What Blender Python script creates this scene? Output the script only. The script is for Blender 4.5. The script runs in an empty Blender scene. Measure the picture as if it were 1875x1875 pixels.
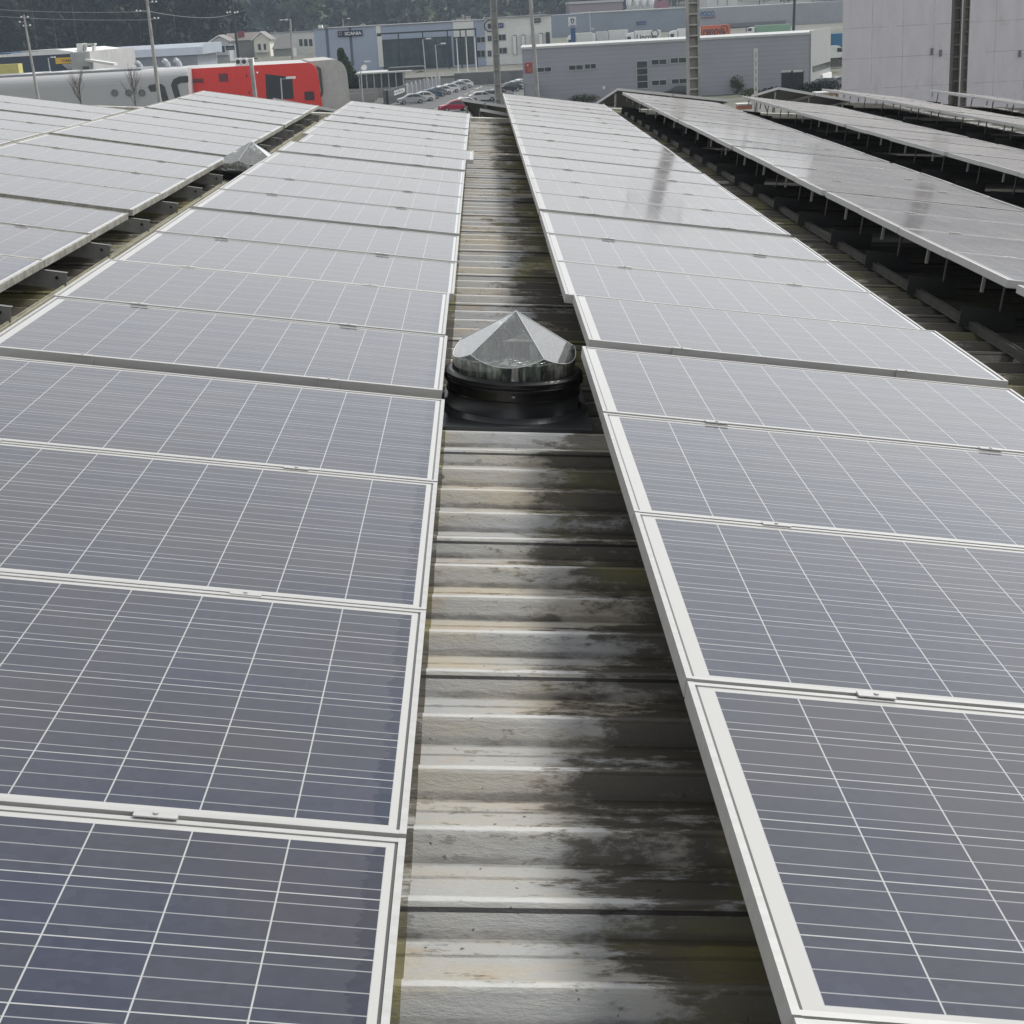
import bpy, math, random
from mathutils import Vector, Matrix
random.seed(7)
S = bpy.context.scene
C = S.collection
V = Vector
# ------------------------------------------------------------------ camera
# roof frame: X across the panel rows, Y along them, Z off the sheet.  The roof falls 4.6 degrees towards +X.
A = math.atan(0.081)
MR = Matrix.Rotation(A, 4, 'Y')
def rw(x, y, z): return MR @ V((x, y, z))
CAMR = V((0.2903, -2.2277, 1.2892)); YAW, PIT, ROL, FPX = 0.0309, 0.3138, 0.0323, 2789.1
cy, sy, cp, sp, cr, sr = math.cos(YAW), math.sin(YAW), math.cos(PIT), math.sin(PIT), math.cos(ROL), math.sin(ROL)
f_ = V((sy*cp, cy*cp, -sp)); r_ = V((cy, -sy, 0)); u_ = r_.cross(f_)
r2 = cr*r_ + sr*u_; u2 = -sr*r_ + cr*u_
R3 = MR.to_3x3()
CF, CR, CU = R3 @ f_, R3 @ r2, R3 @ u2
CAM = MR @ CAMR
cam = bpy.data.cameras.new('camera'); co = bpy.data.objects.new('camera', cam); C.objects.link(co); S.camera = co
m = Matrix((CR, CU, -CF)).transposed().to_4x4(); m.translation = CAM; co.matrix_world = m
cam.sensor_width = 36; cam.lens = 36*FPX/1875; cam.clip_start = 0.05; cam.clip_end = 6000
S.render.resolution_x = S.render.resolution_y = 1024
# ------------------------------------------------------------------ world, sun, exposure
SUN_EL, SUN_AZ = math.radians(50), math.radians(60)          # azimuth measured from +Y towards +X
w = bpy.data.worlds.new('World'); S.world = w; w.use_nodes = True
nt = w.node_tree; nt.nodes.clear()
sky = nt.nodes.new('ShaderNodeTexSky'); sky.sky_type = 'NISHITA'; sky.sun_disc = False
sky.sun_elevation = SUN_EL; sky.sun_rotation = SUN_AZ; sky.dust_density = 1.5; sky.air_density = 1.0; sky.ozone_density = 1.2; sky.altitude = 50
bg = nt.nodes.new('ShaderNodeBackground'); bg.inputs[1].default_value = 0.142
hs = nt.nodes.new('ShaderNodeHueSaturation'); hs.inputs['Saturation'].default_value = 0.14
wo = nt.nodes.new('ShaderNodeOutputWorld')
nt.links.new(sky.outputs[0], hs.inputs['Color']); hs.inputs['Saturation'].default_value = 0.10; nt.links.new(hs.outputs[0], bg.inputs[0]); nt.links.new(bg.outputs[0], wo.inputs[0])
sl = bpy.data.lights.new('sun', 'SUN'); sl.energy = 2.0; sl.angle = math.radians(13); sl.color = (1, .965, .91)
so = bpy.data.objects.new('sun', sl); C.objects.link(so)
sd = V((math.sin(SUN_AZ)*math.cos(SUN_EL), math.cos(SUN_AZ)*math.cos(SUN_EL), math.sin(SUN_EL)))
so.rotation_euler = sd.to_track_quat('Z', 'Y').to_euler()
S.view_settings.view_transform = 'Standard'; S.view_settings.look = 'None'; S.view_settings.exposure = 0.50; S.view_settings.gamma = 1
S.cycles.volume_step_rate = 4; S.cycles.max_bounces = 8
GZ = CAM.z - 12.0
# ------------------------------------------------------------------ helpers
def ray(px, py):
    return CF + CR*((px-937.5)/FPX) - CU*((py-937.5)/FPX)
def at(px, py, Y):                      # point of a sight line on the vertical plane world y = Y
    d = ray(px, py); return CAM + d*((Y-CAM.y)/d.y)
def gr(px, py, z=None):                 # point of a sight line on level ground
    z = GZ if z is None else z
    d = ray(px, py); return CAM + d*((z-CAM.z)/d.z)
def onroof(px, py, z):
    d = R3.inverted() @ ray(px, py); return CAMR + d*((z-CAMR.z)/d.z)
def inroof_y(px, py, y):
    d = R3.inverted() @ ray(px, py); return CAMR + d*((y-CAMR.y)/d.y)
class MB:
    def __init__(s): s.v = []; s.f = []; s.mi = []; s.cur = 0
    def add(s, vs, fs):
        o = len(s.v); s.v += [tuple(p) for p in vs]; s.f += [tuple(i+o for i in q) for q in fs]; s.mi += [s.cur]*len(fs)
    def box(s, x0, x1, y0, y1, z0, z1, M=None):
        p = [V((x, y, z)) for z in (z0, z1) for y in (y0, y1) for x in (x0, x1)]
        if M: p = [M @ q for q in p]
        s.add(p, [(0,2,3,1),(4,5,7,6),(0,1,5,4),(2,6,7,3),(0,4,6,2),(1,3,7,5)])
    def poly(s, pts): s.add(pts, [tuple(range(len(pts)))])
    def prism(s, pts, d):               # polygon pts extruded by vector d
        n = len(pts); d = V(d); a = [V(p) for p in pts]
        s.add(a+[p+d for p in a], [tuple(range(n))[::-1], tuple(range(n, 2*n))]+[(i, (i+1) % n, (i+1) % n+n, i+n) for i in range(n)])
    def tube(s, path, r, n=8, r1=None, cap=True):
        path = [V(p) for p in path]; K = len(path); vs = []
        for k, p in enumerate(path):
            t = (path[min(k+1, K-1)]-path[max(k-1, 0)]).normalized()
            a = t.cross(V((0, 0, 1)) if abs(t.z) < .9 else V((1, 0, 0))).normalized(); b = t.cross(a)
            rr = r if r1 is None else r+(r1-r)*k/(K-1)
            vs += [p+(a*math.cos(6.28318*i/n)+b*math.sin(6.28318*i/n))*rr for i in range(n)]
        fs = [(k*n+i, k*n+(i+1) % n, (k+1)*n+(i+1) % n, (k+1)*n+i) for k in range(K-1) for i in range(n)]
        if cap: fs += [tuple(range(n))[::-1], tuple(range((K-1)*n, K*n))]
        s.add(vs, fs)
    def lathe(s, prof, c, n=32, M=None):
        vs = [V((c[0]+r*math.cos(6.28318*i/n), c[1]+r*math.sin(6.28318*i/n), c[2]+z)) for r, z in prof for i in range(n)]
        if M: vs = [M @ q for q in vs]
        s.add(vs, [(k*n+i, k*n+(i+1) % n, (k+1)*n+(i+1) % n, (k+1)*n+i) for k in range(len(prof)-1) for i in range(n)])
    def mesh(s, name, mats, off=None, smooth=False):
        me = bpy.data.meshes.new(name)
        vs = s.v if off is None else [(a-off[0], b-off[1], c-off[2]) for a, b, c in s.v]
        me.from_pydata(vs, [], s.f)
        for mt in (mats if isinstance(mats, (list, tuple)) else [mats]): me.materials.append(mt)
        me.polygons.foreach_set('material_index', s.mi)
        if smooth: me.polygons.foreach_set('use_smooth', [True]*len(s.f))
        me.update(); return me
    def part(s, name, mats, parent, smooth=False, label=None):
        """mesh in world coordinates, linked as a child of parent (whose own matrix is a pure translation chain)"""
        off = V((0, 0, 0)); p = parent
        while p is not None: off += p.location; p = p.parent
        o = bpy.data.objects.new(name, s.mesh(name, mats, off, smooth)); C.objects.link(o); o.parent = parent
        if label: o['label'] = label
        return o
    def top(s, name, mats, label=None, cat=None, group=None, kind=None, smooth=False, M=None):
        o = bpy.data.objects.new(name, s.mesh(name, mats, None, smooth)); C.objects.link(o)
        if M: o.matrix_world = M
        tag(o, label, cat, group, kind); return o
def tag(o, label=None, cat=None, group=None, kind=None):
    if label: o['label'] = label
    if cat: o['category'] = cat
    if group: o['group'] = group
    if kind: o['kind'] = kind
def thing(name, loc, label, cat, group=None):
    o = bpy.data.objects.new(name, None); C.objects.link(o); o.location = loc; o.empty_display_size = .2
    tag(o, label, cat, group); return o
def child(name, me, parent, label=None):
    o = bpy.data.objects.new(name, me); C.objects.link(o); o.parent = parent
    if label: o['label'] = label
    return o
def text_part(txt, mat, parent, p0, p1, n=V((0, -1, 0)), h=None, name='lettering', bold=0.0, ext=0.02, italic=0):
    """lettering standing on the line p0-p1 (world), height h, facing n"""
    cu = bpy.data.curves.new('t', 'FONT'); cu.body = txt; cu.extrude = 0.0; cu.offset = bold; cu.shear = italic
    to = bpy.data.objects.new('t', cu); C.objects.link(to)
    dg = bpy.context.evaluated_depsgraph_get(); dg.update()
    me = bpy.data.meshes.new_from_object(to.evaluated_get(dg)); C.objects.unlink(to); bpy.data.objects.remove(to)
    xs = [v.co.x for v in me.vertices]; ys = [v.co.y for v in me.vertices]
    x0, x1, y0, y1 = min(xs), max(xs), min(ys), max(ys)
    ex = (p1-p0); L = ex.length; ex.normalize(); ez = V((0, 0, 1)); H = h or L*(y1-y0)/(x1-x0)
    off = V((0, 0, 0)); q = parent
    while q is not None: off += q.location; q = q.parent
    for v in me.vertices:
        v.co = p0 + ex*((v.co.x-x0)/(x1-x0)*L) + ez*((v.co.y-y0)/(y1-y0)*H) + n*ext - off
    me.materials.clear(); me.materials.append(mat)
    me.name = name; return child(name, me, parent)
# ------------------------------------------------------------------ materials
def newmat(name):
    mt = bpy.data.materials.new(name); mt.use_nodes = True; n = mt.node_tree; b = n.nodes['Principled BSDF']; return mt, n, b
def N(n, t, **k):
    o = n.nodes.new(t)
    for a, b in k.items(): setattr(o, a, b)
    return o
def math_(n, op, a, b=None, c=None, clamp=False):
    o = N(n, 'ShaderNodeMath', operation=op); o.use_clamp = clamp
    for i, q in enumerate((a, b, c)):
        if q is None: continue
        if isinstance(q, (int, float)): o.inputs[i].default_value = q
        else: n.links.new(q, o.inputs[i])
    return o.outputs[0]
def mixc(n, f, a, b, bt='MIX'):
    o = N(n, 'ShaderNodeMix', data_type='RGBA', blend_type=bt)
    if isinstance(f, (int, float)): o.inputs[0].default_value = f
    else: n.links.new(f, o.inputs[0])
    for i, q in ((6, a), (7, b)):
        if isinstance(q, tuple): o.inputs[i].default_value = (*q[:3], 1)
        else: n.links.new(q, o.inputs[i])
    return o.outputs[2]
def ramp(n, v, lo, hi, s0=0., s1=1.):
    o = N(n, 'ShaderNodeMapRange', interpolation_type='SMOOTHSTEP'); n.links.new(v, o.inputs[0])
    for i, q in enumerate((lo, hi, s0, s1)): o.inputs[i+1].default_value = q
    return o.outputs[0]
def noise(n, co, sc, det=4, rough=.55, scale3=None, dist=0):
    if scale3:
        mp = N(n, 'ShaderNodeMapping'); n.links.new(co, mp.inputs[0]); mp.inputs['Scale'].default_value = scale3; co = mp.outputs[0]
    o = N(n, 'ShaderNodeTexNoise'); n.links.new(co, o.inputs['Vector']); o.inputs['Scale'].default_value = sc
    o.inputs['Detail'].default_value = det; o.inputs['Roughness'].default_value = rough; o.inputs['Distortion'].default_value = dist
    return o.outputs[0]
def weathered(name, col, rough=.6, metal=0., amt=.25, sc=1.5, s3=(1, 1, 1), dark=None, bump=0., spec=.5):
    mt, n, b = newmat(name); tc = N(n, 'ShaderNodeTexCoord').outputs['Object']
    v = noise(n, tc, sc, 5, .6, s3); v2 = noise(n, tc, sc*7, 3, .6, s3)
    f = math_(n, 'MULTIPLY', ramp(n, math_(n, 'ADD', math_(n, 'MULTIPLY', v, .7), math_(n, 'MULTIPLY', v2, .3)), .38, .66), amt)
    dk = dark or tuple(c*.45 for c in col)
    n.links.new(mixc(n, f, col, dk), b.inputs['Base Color'])
    b.inputs['Roughness'].default_value = rough; b.inputs['Metallic'].default_value = metal; b.inputs['Specular IOR Level'].default_value = spec
    if bump:
        bp = N(n, 'ShaderNodeBump'); bp.inputs['Strength'].default_value = bump; bp.inputs['Distance'].default_value = .01
        n.links.new(v2, bp.inputs['Height']); n.links.new(bp.outputs[0], b.inputs['Normal'])
    return mt
MT = {}
def M_(key, col=None, **k):
    if key not in MT: MT[key] = weathered(key, col if col is not None else PAL[key], **k)
    return MT[key]
PAL = {'roof_trim': (.50, .51, .50), 'white_paint': (.80, .80, .78), 'mullion': (.03, .04, .045), 'white_metal': (.6, .6, .58), 'grey_paint': (.40, .41, .42),
       'white_cladding': (.62, .63, .60), 'roof_trim2': (.25, .26, .27), 'coping': (.27, .275, .27), 'vent_grey': (.16, .16, .17), 'shed_wall': (.30, .31, .33)}
alu = weathered('aluminium', (.50, .50, .49), .42, .35, .35, 6, (1, 6, 6), (.33, .33, .31))
alu_old = weathered('aluminium_lichen', (.44, .435, .40), .6, .2, .75, 14, (1, 1, 1), (.15, .15, .12))
galv = weathered('galvanised_steel', (.33, .34, .34), .5, .4, .4, 8)
galv_dk = weathered('grey_bracket', (.24, .245, .235), .6, .3, .4, 8)
railm = weathered('rail_lichen', (.31, .30, .235), .65, .1, .6, 10, (1, 1, 1), (.14, .14, .08))
black = weathered('black_plastic', (.012, .012, .013), .3, 0, .2, 6)
backm = weathered('panel_back', (.03, .032, .035), .5, 0, .2, 4)  # backsheet coloured dark to stand for the shade under the panels

def make_glass():
    mt, n, b = newmat('solar_glass'); L = n.links
    tc = N(n, 'ShaderNodeTexCoord').outputs['Object']; sx = N(n, 'ShaderNodeSeparateXYZ'); L.new(tc, sx.inputs[0]); x, y = sx.outputs[0], sx.outputs[1]
    info = N(n, 'ShaderNodeObjectInfo').outputs['Random']; ov = N(n, 'ShaderNodeVectorMath', operation='ADD'); L.new(tc, ov.inputs[0]); L.new(math_(n, 'MULTIPLY', info, 57.), ov.inputs[1]); tc2 = ov.outputs[0]
    cx = math_(n, 'DIVIDE', math_(n, 'SUBTRACT', x, .047), .1573); cyy = math_(n, 'DIVIDE', math_(n, 'SUBTRACT', y, .027), .1573)
    fx = math_(n, 'FRACT', cx); fy = math_(n, 'FRACT', cyy)
    def near(v, c, wd): return math_(n, 'LESS_THAN', math_(n, 'ABSOLUTE', math_(n, 'SUBTRACT', v, c)), wd)
    gx = math_(n, 'GREATER_THAN', math_(n, 'ABSOLUTE', math_(n, 'SUBTRACT', fx, .5)), .5-.0088)
    gy = math_(n, 'GREATER_THAN', math_(n, 'ABSOLUTE', math_(n, 'SUBTRACT', fy, .5)), .5-.0088)
    bb = math_(n, 'MAXIMUM', math_(n, 'MAXIMUM', near(fy, .18, .0082), near(fy, .5, .0082)), near(fy, .82, .0082))
    out = math_(n, 'MAXIMUM', math_(n, 'MAXIMUM', math_(n, 'LESS_THAN', cx, 0.), math_(n, 'GREATER_THAN', cx, 10.)), math_(n, 'MAXIMUM', math_(n, 'LESS_THAN', cyy, 0.), math_(n, 'GREATER_THAN', cyy, 6.)))
    # one tone per cell
    cmb = N(n, 'ShaderNodeCombineXYZ'); L.new(math_(n, 'FLOOR', cx), cmb.inputs[0]); L.new(math_(n, 'FLOOR', cyy), cmb.inputs[1]); L.new(math_(n, 'MULTIPLY', info, 91.), cmb.inputs[2])
    wn = N(n, 'ShaderNodeTexWhiteNoise'); L.new(cmb.outputs[0], wn.inputs[0])
    vo = N(n, 'ShaderNodeTexVoronoi'); vo.inputs['Scale'].default_value = 55; L.new(tc, vo.inputs['Vector'])
    c1 = mixc(n, wn.outputs[0], (.010, .017, .044), (.018, .023, .038))
    c2 = mixc(n, math_(n, 'MULTIPLY', vo.outputs['Color'], .55), c1, (.034, .042, .070))
    c2 = mixc(n, math_(n, 'MULTIPLY', ramp(n, noise(n, tc2, 1.1, 3, .55), .46, .70), .55), c2, (.034, .030, .034))
    line = math_(n, 'MAXIMUM', gx, gy)
    col = mixc(n, math_(n, 'MULTIPLY', bb, .85), c2, (.29, .30, .31))
    col = mixc(n, line, col, (.38, .39, .39)); col = mixc(n, out, col, (.45, .45, .435))
    # black sealing joint round the pane
    ex = math_(n, 'MAXIMUM', math_(n, 'LESS_THAN', x, .0175), math_(n, 'GREATER_THAN', x, 1.6325))
    ey = math_(n, 'MAXIMUM', math_(n, 'LESS_THAN', y, .0135), math_(n, 'GREATER_THAN', y, .9845))
    col = mixc(n, math_(n, 'MAXIMUM', ex, ey), col, (.08, .08, .08))
    # dust, washed clean in a ragged strip along the low edge
    nz = noise(n, tc2, 1.6, 5, .62); ns = noise(n, tc, 9.0, 4, .7, (1, 2.5, 1))
    clean = ramp(n, math_(n, 'ADD', x, math_(n, 'MULTIPLY', math_(n, 'SUBTRACT', ns, .5), .10)), 1.595, 1.600, 1., .1)
    dust = math_(n, 'MULTIPLY', math_(n, 'ADD', .002, math_(n, 'MULTIPLY', nz, .070)), clean)
    sp_ = ramp(n, noise(n, tc, 90, 2, .5), .74, .80)
    geo = N(n, 'ShaderNodeNewGeometry'); dt = N(n, 'ShaderNodeVectorMath', operation='DOT_PRODUCT'); L.new(geo.outputs['Normal'], dt.inputs[0]); L.new(geo.outputs['Incoming'], dt.inputs[1])
    cs = math_(n, 'MAXIMUM', math_(n, 'ABSOLUTE', dt.outputs['Value']), .02)      # dust film: optical depth grows with the slant of the path through it
    fac = math_(n, 'SUBTRACT', 1., math_(n, 'POWER', 2.718, math_(n, 'DIVIDE', math_(n, 'MULTIPLY', dust, -1.), cs)))
    fac = math_(n, 'ADD', fac, math_(n, 'MULTIPLY', sp_, .08), clamp=True); fac = math_(n, 'MAXIMUM', fac, ramp(n, noise(n, tc2, 9, 3, .55), .785, .80, 0., .75))
    dd = N(n, 'ShaderNodeBsdfDiffuse'); dd.inputs[0].default_value = (.340, .330, .326, 1); ms = N(n, 'ShaderNodeMixShader'); L.new(fac, ms.inputs[0]); L.new(b.outputs[0], ms.inputs[1]); L.new(dd.outputs[0], ms.inputs[2]); L.new(ms.outputs[0], n.nodes['Material Output'].inputs[0])
    L.new(col, b.inputs['Base Color'])
    b.inputs['IOR'].default_value = 1.45; b.inputs['Coat Weight'].default_value = 0; b.inputs['Coat Roughness'].default_value = .05; b.inputs['Coat IOR'].default_value = 1.45
    rg = math_(n, 'ADD', .045, math_(n, 'MULTIPLY', nz, .07)); L.new(rg, b.inputs['Roughness'])
    bp = N(n, 'ShaderNodeBump'); bp.inputs['Strength'].default_value = .12; bp.inputs['Distance'].default_value = .004
    L.new(noise(n, tc, 2.2, 2, .5), bp.inputs['Height']); L.new(bp.outputs[0], b.inputs['Normal'])
    return mt
glassm = make_glass()

def make_roof():
    mt, n, b = newmat('roof_sheet'); L = n.links
    tc = N(n, 'ShaderNodeTexCoord').outputs['Object']; s = N(n, 'ShaderNodeSeparateXYZ'); L.new(tc, s.inputs[0]); x, y, z = s.outputs
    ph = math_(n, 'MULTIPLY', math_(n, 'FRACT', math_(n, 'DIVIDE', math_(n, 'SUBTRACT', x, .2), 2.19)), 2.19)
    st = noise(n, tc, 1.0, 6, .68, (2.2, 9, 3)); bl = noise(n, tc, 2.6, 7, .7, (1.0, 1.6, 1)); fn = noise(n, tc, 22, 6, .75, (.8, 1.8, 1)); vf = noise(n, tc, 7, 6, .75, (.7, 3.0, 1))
    right = ramp(n, x, .85, 1.6)  # right-hand gaps: moss and shadow together, both put into the colour
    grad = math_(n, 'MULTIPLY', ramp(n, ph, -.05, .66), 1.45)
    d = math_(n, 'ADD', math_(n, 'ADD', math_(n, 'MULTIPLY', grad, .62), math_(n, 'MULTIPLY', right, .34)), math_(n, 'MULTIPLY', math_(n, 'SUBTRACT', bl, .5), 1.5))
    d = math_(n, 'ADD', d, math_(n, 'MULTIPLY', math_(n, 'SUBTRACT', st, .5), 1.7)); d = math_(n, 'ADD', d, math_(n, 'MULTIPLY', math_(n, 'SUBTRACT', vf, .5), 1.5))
    d = math_(n, 'ADD', d, math_(n, 'MULTIPLY', math_(n, 'SUBTRACT', fn, .5), .7)); grime_shade = ramp(n, d, .40, .80)  # one mask for real dirt and the painted shade beside raised panel edges
    cream = mixc(n, ramp(n, noise(n, tc, 1.3, 4, .6, (1, 4, 1)), .38, .68), (.38, .39, .39), (.45, .40, .31))
    rust = math_(n, 'MULTIPLY', ramp(n, math_(n, 'ADD', bl, math_(n, 'MULTIPLY', math_(n, 'SUBTRACT', st, .5), .8)), .52, .72), math_(n, 'MULTIPLY', ramp(n, ph, .55, .0), .55))
    col = mixc(n, rust, cream, (.40, .29, .18))
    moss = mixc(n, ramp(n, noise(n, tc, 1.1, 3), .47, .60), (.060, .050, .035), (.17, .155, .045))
    col = mixc(n, math_(n, 'MULTIPLY', grime_shade, .95), col, moss); col = mixc(n, math_(n, 'MULTIPLY', ramp(n, math_(n, 'ADD', x, math_(n, 'MULTIPLY', bl, .8)), 3.0, 3.6), .85), col, (.018, .018, .016))  # last mix paints the shade under the right rows near-black
    # flaking paint and dark specks
    fl = ramp(n, math_(n, 'ADD', vf, math_(n, 'MULTIPLY', math_(n, 'SUBTRACT', fn, .5), .7)), .60, .64)
    col = mixc(n, math_(n, 'MULTIPLY', fl, .55), col, (.11, .095, .07))
    fl2 = ramp(n, math_(n, 'ADD', noise(n, tc, 5.5, 6, .8, (.6, 2.2, 1)), math_(n, 'MULTIPLY', grime_shade, -.04)), .63, .66)
    col = mixc(n, math_(n, 'MULTIPLY', fl2, .6), col, (.50, .49, .45))
    dots = ramp(n, noise(n, tc, 46, 2, .4), .735, .76); col = mixc(n, math_(n, 'MULTIPLY', dots, .8), col, (.03, .028, .02))
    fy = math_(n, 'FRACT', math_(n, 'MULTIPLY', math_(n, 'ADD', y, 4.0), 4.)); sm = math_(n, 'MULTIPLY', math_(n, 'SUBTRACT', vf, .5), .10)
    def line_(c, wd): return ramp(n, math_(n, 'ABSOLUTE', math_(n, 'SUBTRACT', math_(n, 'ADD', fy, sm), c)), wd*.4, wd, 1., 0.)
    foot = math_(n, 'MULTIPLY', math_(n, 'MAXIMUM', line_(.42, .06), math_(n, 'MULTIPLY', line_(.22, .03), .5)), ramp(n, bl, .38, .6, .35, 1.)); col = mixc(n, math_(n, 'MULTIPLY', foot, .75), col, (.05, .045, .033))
    crest = math_(n, 'MULTIPLY', line_(.645, .045), ramp(n, math_(n, 'ADD', grime_shade, math_(n, 'MULTIPLY', vf, .9)), .55, 1.15, .65, .08)); col = mixc(n, crest, col, (.60, .61, .60))  # worn zinc edge of the ribs, with the crest highlight painted in
    slope_shade = math_(n, 'MULTIPLY', math_(n, 'GREATER_THAN', fy, .43), math_(n, 'LESS_THAN', fy, .59)); col = mixc(n, math_(n, 'MULTIPLY', slope_shade, .16), col, (.23, .235, .235))  # rib slopes facing the camera painted greyer, their shade in the colour
    lap = math_(n, 'LESS_THAN', math_(n, 'ABSOLUTE', math_(n, 'SUBTRACT', math_(n, 'FRACT', math_(n, 'ADD', y, 3.358)), .5)), .0035); col = mixc(n, math_(n, 'MULTIPLY', lap, .9), col, (.01, .01, .01))
    L.new(col, b.inputs['Base Color'])
    L.new(math_(n, 'ADD', .38, math_(n, 'MULTIPLY', grime_shade, .4)), b.inputs['Roughness'])
    bp = N(n, 'ShaderNodeBump'); bp.inputs['Strength'].default_value = .8; bp.inputs['Distance'].default_value = .006
    L.new(math_(n, 'ADD', math_(n, 'MULTIPLY', fn, .6), vf), bp.inputs['Height']); L.new(bp.outputs[0], b.inputs['Normal'])
    return mt
roofm = make_roof()

# ------------------------------------------------------------------ our roof
RZ = -0.22
wh = thing('warehouse', (0, 0, 0), 'light corrugated metal factory roof in the foreground under the solar panel rows', 'building')
def ribbed(x0, x1, y0, y1):
    mb = MB(); prof = []; y = y0
    while y < y1:
        for a, b in [(0, -.045), (.048, -.0448), (.052, -.042), (.056, -.0448), (.104, -.045), (.146, -.006), (.154, 0), (.172, 0), (.182, -.006), (.228, -.0445)]: prof.append((y+a, b+.003*math.sin(y*1.7)))
        y += .25
    xs = [x0+(x1-x0)*i/24 for i in range(25)]
    vs = [(X, Y, RZ+Z) for (Y, Z) in prof for X in xs]; n = len(xs)
    mb.add(vs, [(k*n+i, k*n+i+1, (k+1)*n+i+1, (k+1)*n+i) for k in range(len(prof)-1) for i in range(n-1)])
    return mb
def roof_part(mb, name, mt, smooth=False):
    o = child(name, mb.mesh(name, mt, None, smooth), wh); o.matrix_world = MR; return o
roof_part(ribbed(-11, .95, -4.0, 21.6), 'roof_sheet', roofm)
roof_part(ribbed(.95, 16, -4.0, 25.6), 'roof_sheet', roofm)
mb = MB(); mb.box(-11, .95, 21.58, 21.80, RZ-.05, RZ+.045); mb.box(.95, 16, 25.58, 25.8, RZ-.05, RZ+.03)
roof_part(mb, 'ridge_flashing', weathered('flashing', (.52, .52, .47), .5, 0, .6, 5, (1, 1, 1), (.15, .14, .10)))
mb = MB(); mb.box(-11, 16, 21.7, 21.95, -12.5, RZ-.06); mb.box(.97, 16, 21.95, 25.75, -12.5, RZ-.06); mb.box(-11, -10.8, -4, 21.7, -12.5, RZ-.06); mb.box(15.8, 16, -4, 21.7, -14, RZ-.06)
mb.box(-11, 16, -4.2, -4, -12.5, RZ-.06)
roof_part(mb, 'wall', M_('factory_wall', (.4, .4, .38)))

# ------------------------------------------------------------------ solar panels
PW, PD, PT = 1.65, .998, .04
g = MB(); g.poly([(.012, .011, -.003), (PW-.012, .011, -.003), (PW-.012, PD-.011, -.003), (.012, PD-.011, -.003)]); me_glass = g.mesh('glass', glassm)
def frame_mesh(mats):
    g = MB(); t = .012
    g.box(0, t, 0, PD, -PT, 0); g.box(PW-t, PW, 0, PD, -PT, 0)
    g.box(t, PW-t, 0, t, -PT, -.0005); g.box(t, PW-t, PD-t, PD, -PT, -.0005)
    g.cur = 1; g.poly([(t, t, -.012), (t, PD-t, -.012), (PW-t, PD-t, -.012), (PW-t, t, -.012)]); g.box(.6, .72, .4, .5, -.035, -.013)
    return g.mesh('frame', mats)
me_frame = frame_mesh([alu, backm]); me_frame_old = frame_mesh([alu_old, backm])
def clamp_mesh(x):
    g = MB(); g.box(x-.036, x+.036, -.018, .005, .0012, .0036); g.box(x-.036, x+.036, -.0105, -.002, -.04, .0012)
    g.lathe([(.0, .0068), (.005, .0068), (.005, .003)], (x, -.0065, 0), 8); return g.mesh('clamp', alu)
me_clamps = [clamp_mesh(.36), clamp_mesh(1.24)]
g = MB(); g.box(PW-.20, PW+.11, .012, .017, -.15, -.06); g.box(PW-.20, PW+.11, .012, .045, -.063, -.059); g.cur = 1
g.tube([(PW+.06, .0125, -.09), (PW+.06, .006, -.09)], .009, 8); me_low = g.mesh('bracket', [galv_dk, black])
g = MB(); g.box(.018, .034, .40, .414, -.13, -.0405); me_post = g.mesh('post', galv)
g = MB(); g.box(-.03, .27, .50, .506, -.335, -.225); g.box(.17, .178, .47, .50, -.24, -.0405); me_hi = g.mesh('bracket', weathered('bracket_black', (.03, .032, .032), .6))
ORD = ['first', 'second', 'third', 'fourth', 'fifth', 'sixth', 'seventh', 'eighth', 'ninth', 'tenth', 'eleventh', 'twelfth', 'thirteenth', 'fourteenth', 'fifteenth',
       'sixteenth', 'seventeenth', 'eighteenth', 'nineteenth', 'twentieth', 'twenty-first', 'twenty-second', 'twenty-third', 'twenty-fourth', 'twenty-fifth', 'twenty-sixth']
def infr(x, y, z, mg=60):
    d = rw(x, y, z)-CAM; zz = d.dot(CF)
    if zz < .2: return False
    px = 937.5+FPX*d.dot(CR)/zz; py = 937.5-FPX*d.dot(CU)/zz
    return -mg < px < 1875+mg and -mg < py < 1875+mg
def row(x0, z0, zlow, ylist, rowdesc, old=False, post=True, shift={}, skew=0., hi=True, low=False):
    """ylist: near edge y of each panel, nearest first"""
    tilt = math.asin((z0-zlow)/PW); cnt = 0
    for i, y in enumerate(ylist):
        dx = shift.get(i, 0)+skew*(y-6)
        vis = any(infr(x0+dx+a*PW*math.cos(tilt), y+b*PD, z0*(1-a)+zlow*a, 0) for a in (0, .5, 1) for b in (0, .5, 1))
        near = any(infr(x0+dx+a*PW, y+b*PD, z0*(1-a)+zlow*a, 700) for a in (0, .5, 1) for b in (0, .5, 1))
        if not (vis or near): continue
        if vis:
            lab = '%s solar panel from the near end, %s' % (ORD[min(cnt, 25)], rowdesc); cnt += 1; gname = 'solar panels, '+rowdesc
        else: lab = '%s hidden solar panel beyond the picture edge, %s' % (ORD[i % 26], rowdesc); gname = 'solar panels beyond the picture edge, '+rowdesc
        t = bpy.data.objects.new('solar_panel', None); C.objects.link(t); t.empty_display_size = .1
        wob = random.uniform(-.003, .003)
        t.matrix_world = MR @ Matrix.Translation((x0+dx, y, z0+wob)) @ Matrix.Rotation(-skew, 4, 'Z') @ Matrix.Rotation(tilt, 4, 'Y') @ Matrix.Rotation(random.uniform(-.0025, .0025), 4, 'X')
        tag(t, lab, 'solar panel', gname)
        child('glass', me_glass, t); child('frame', me_frame_old if old else me_frame, t)
        for c in me_clamps: child('clamp', c, t)
        if low: child('bracket', me_low, t)
        if post: child('bracket', me_hi, t); child('post', me_post, t)
P_ = 1.01; G_ = .125
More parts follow.
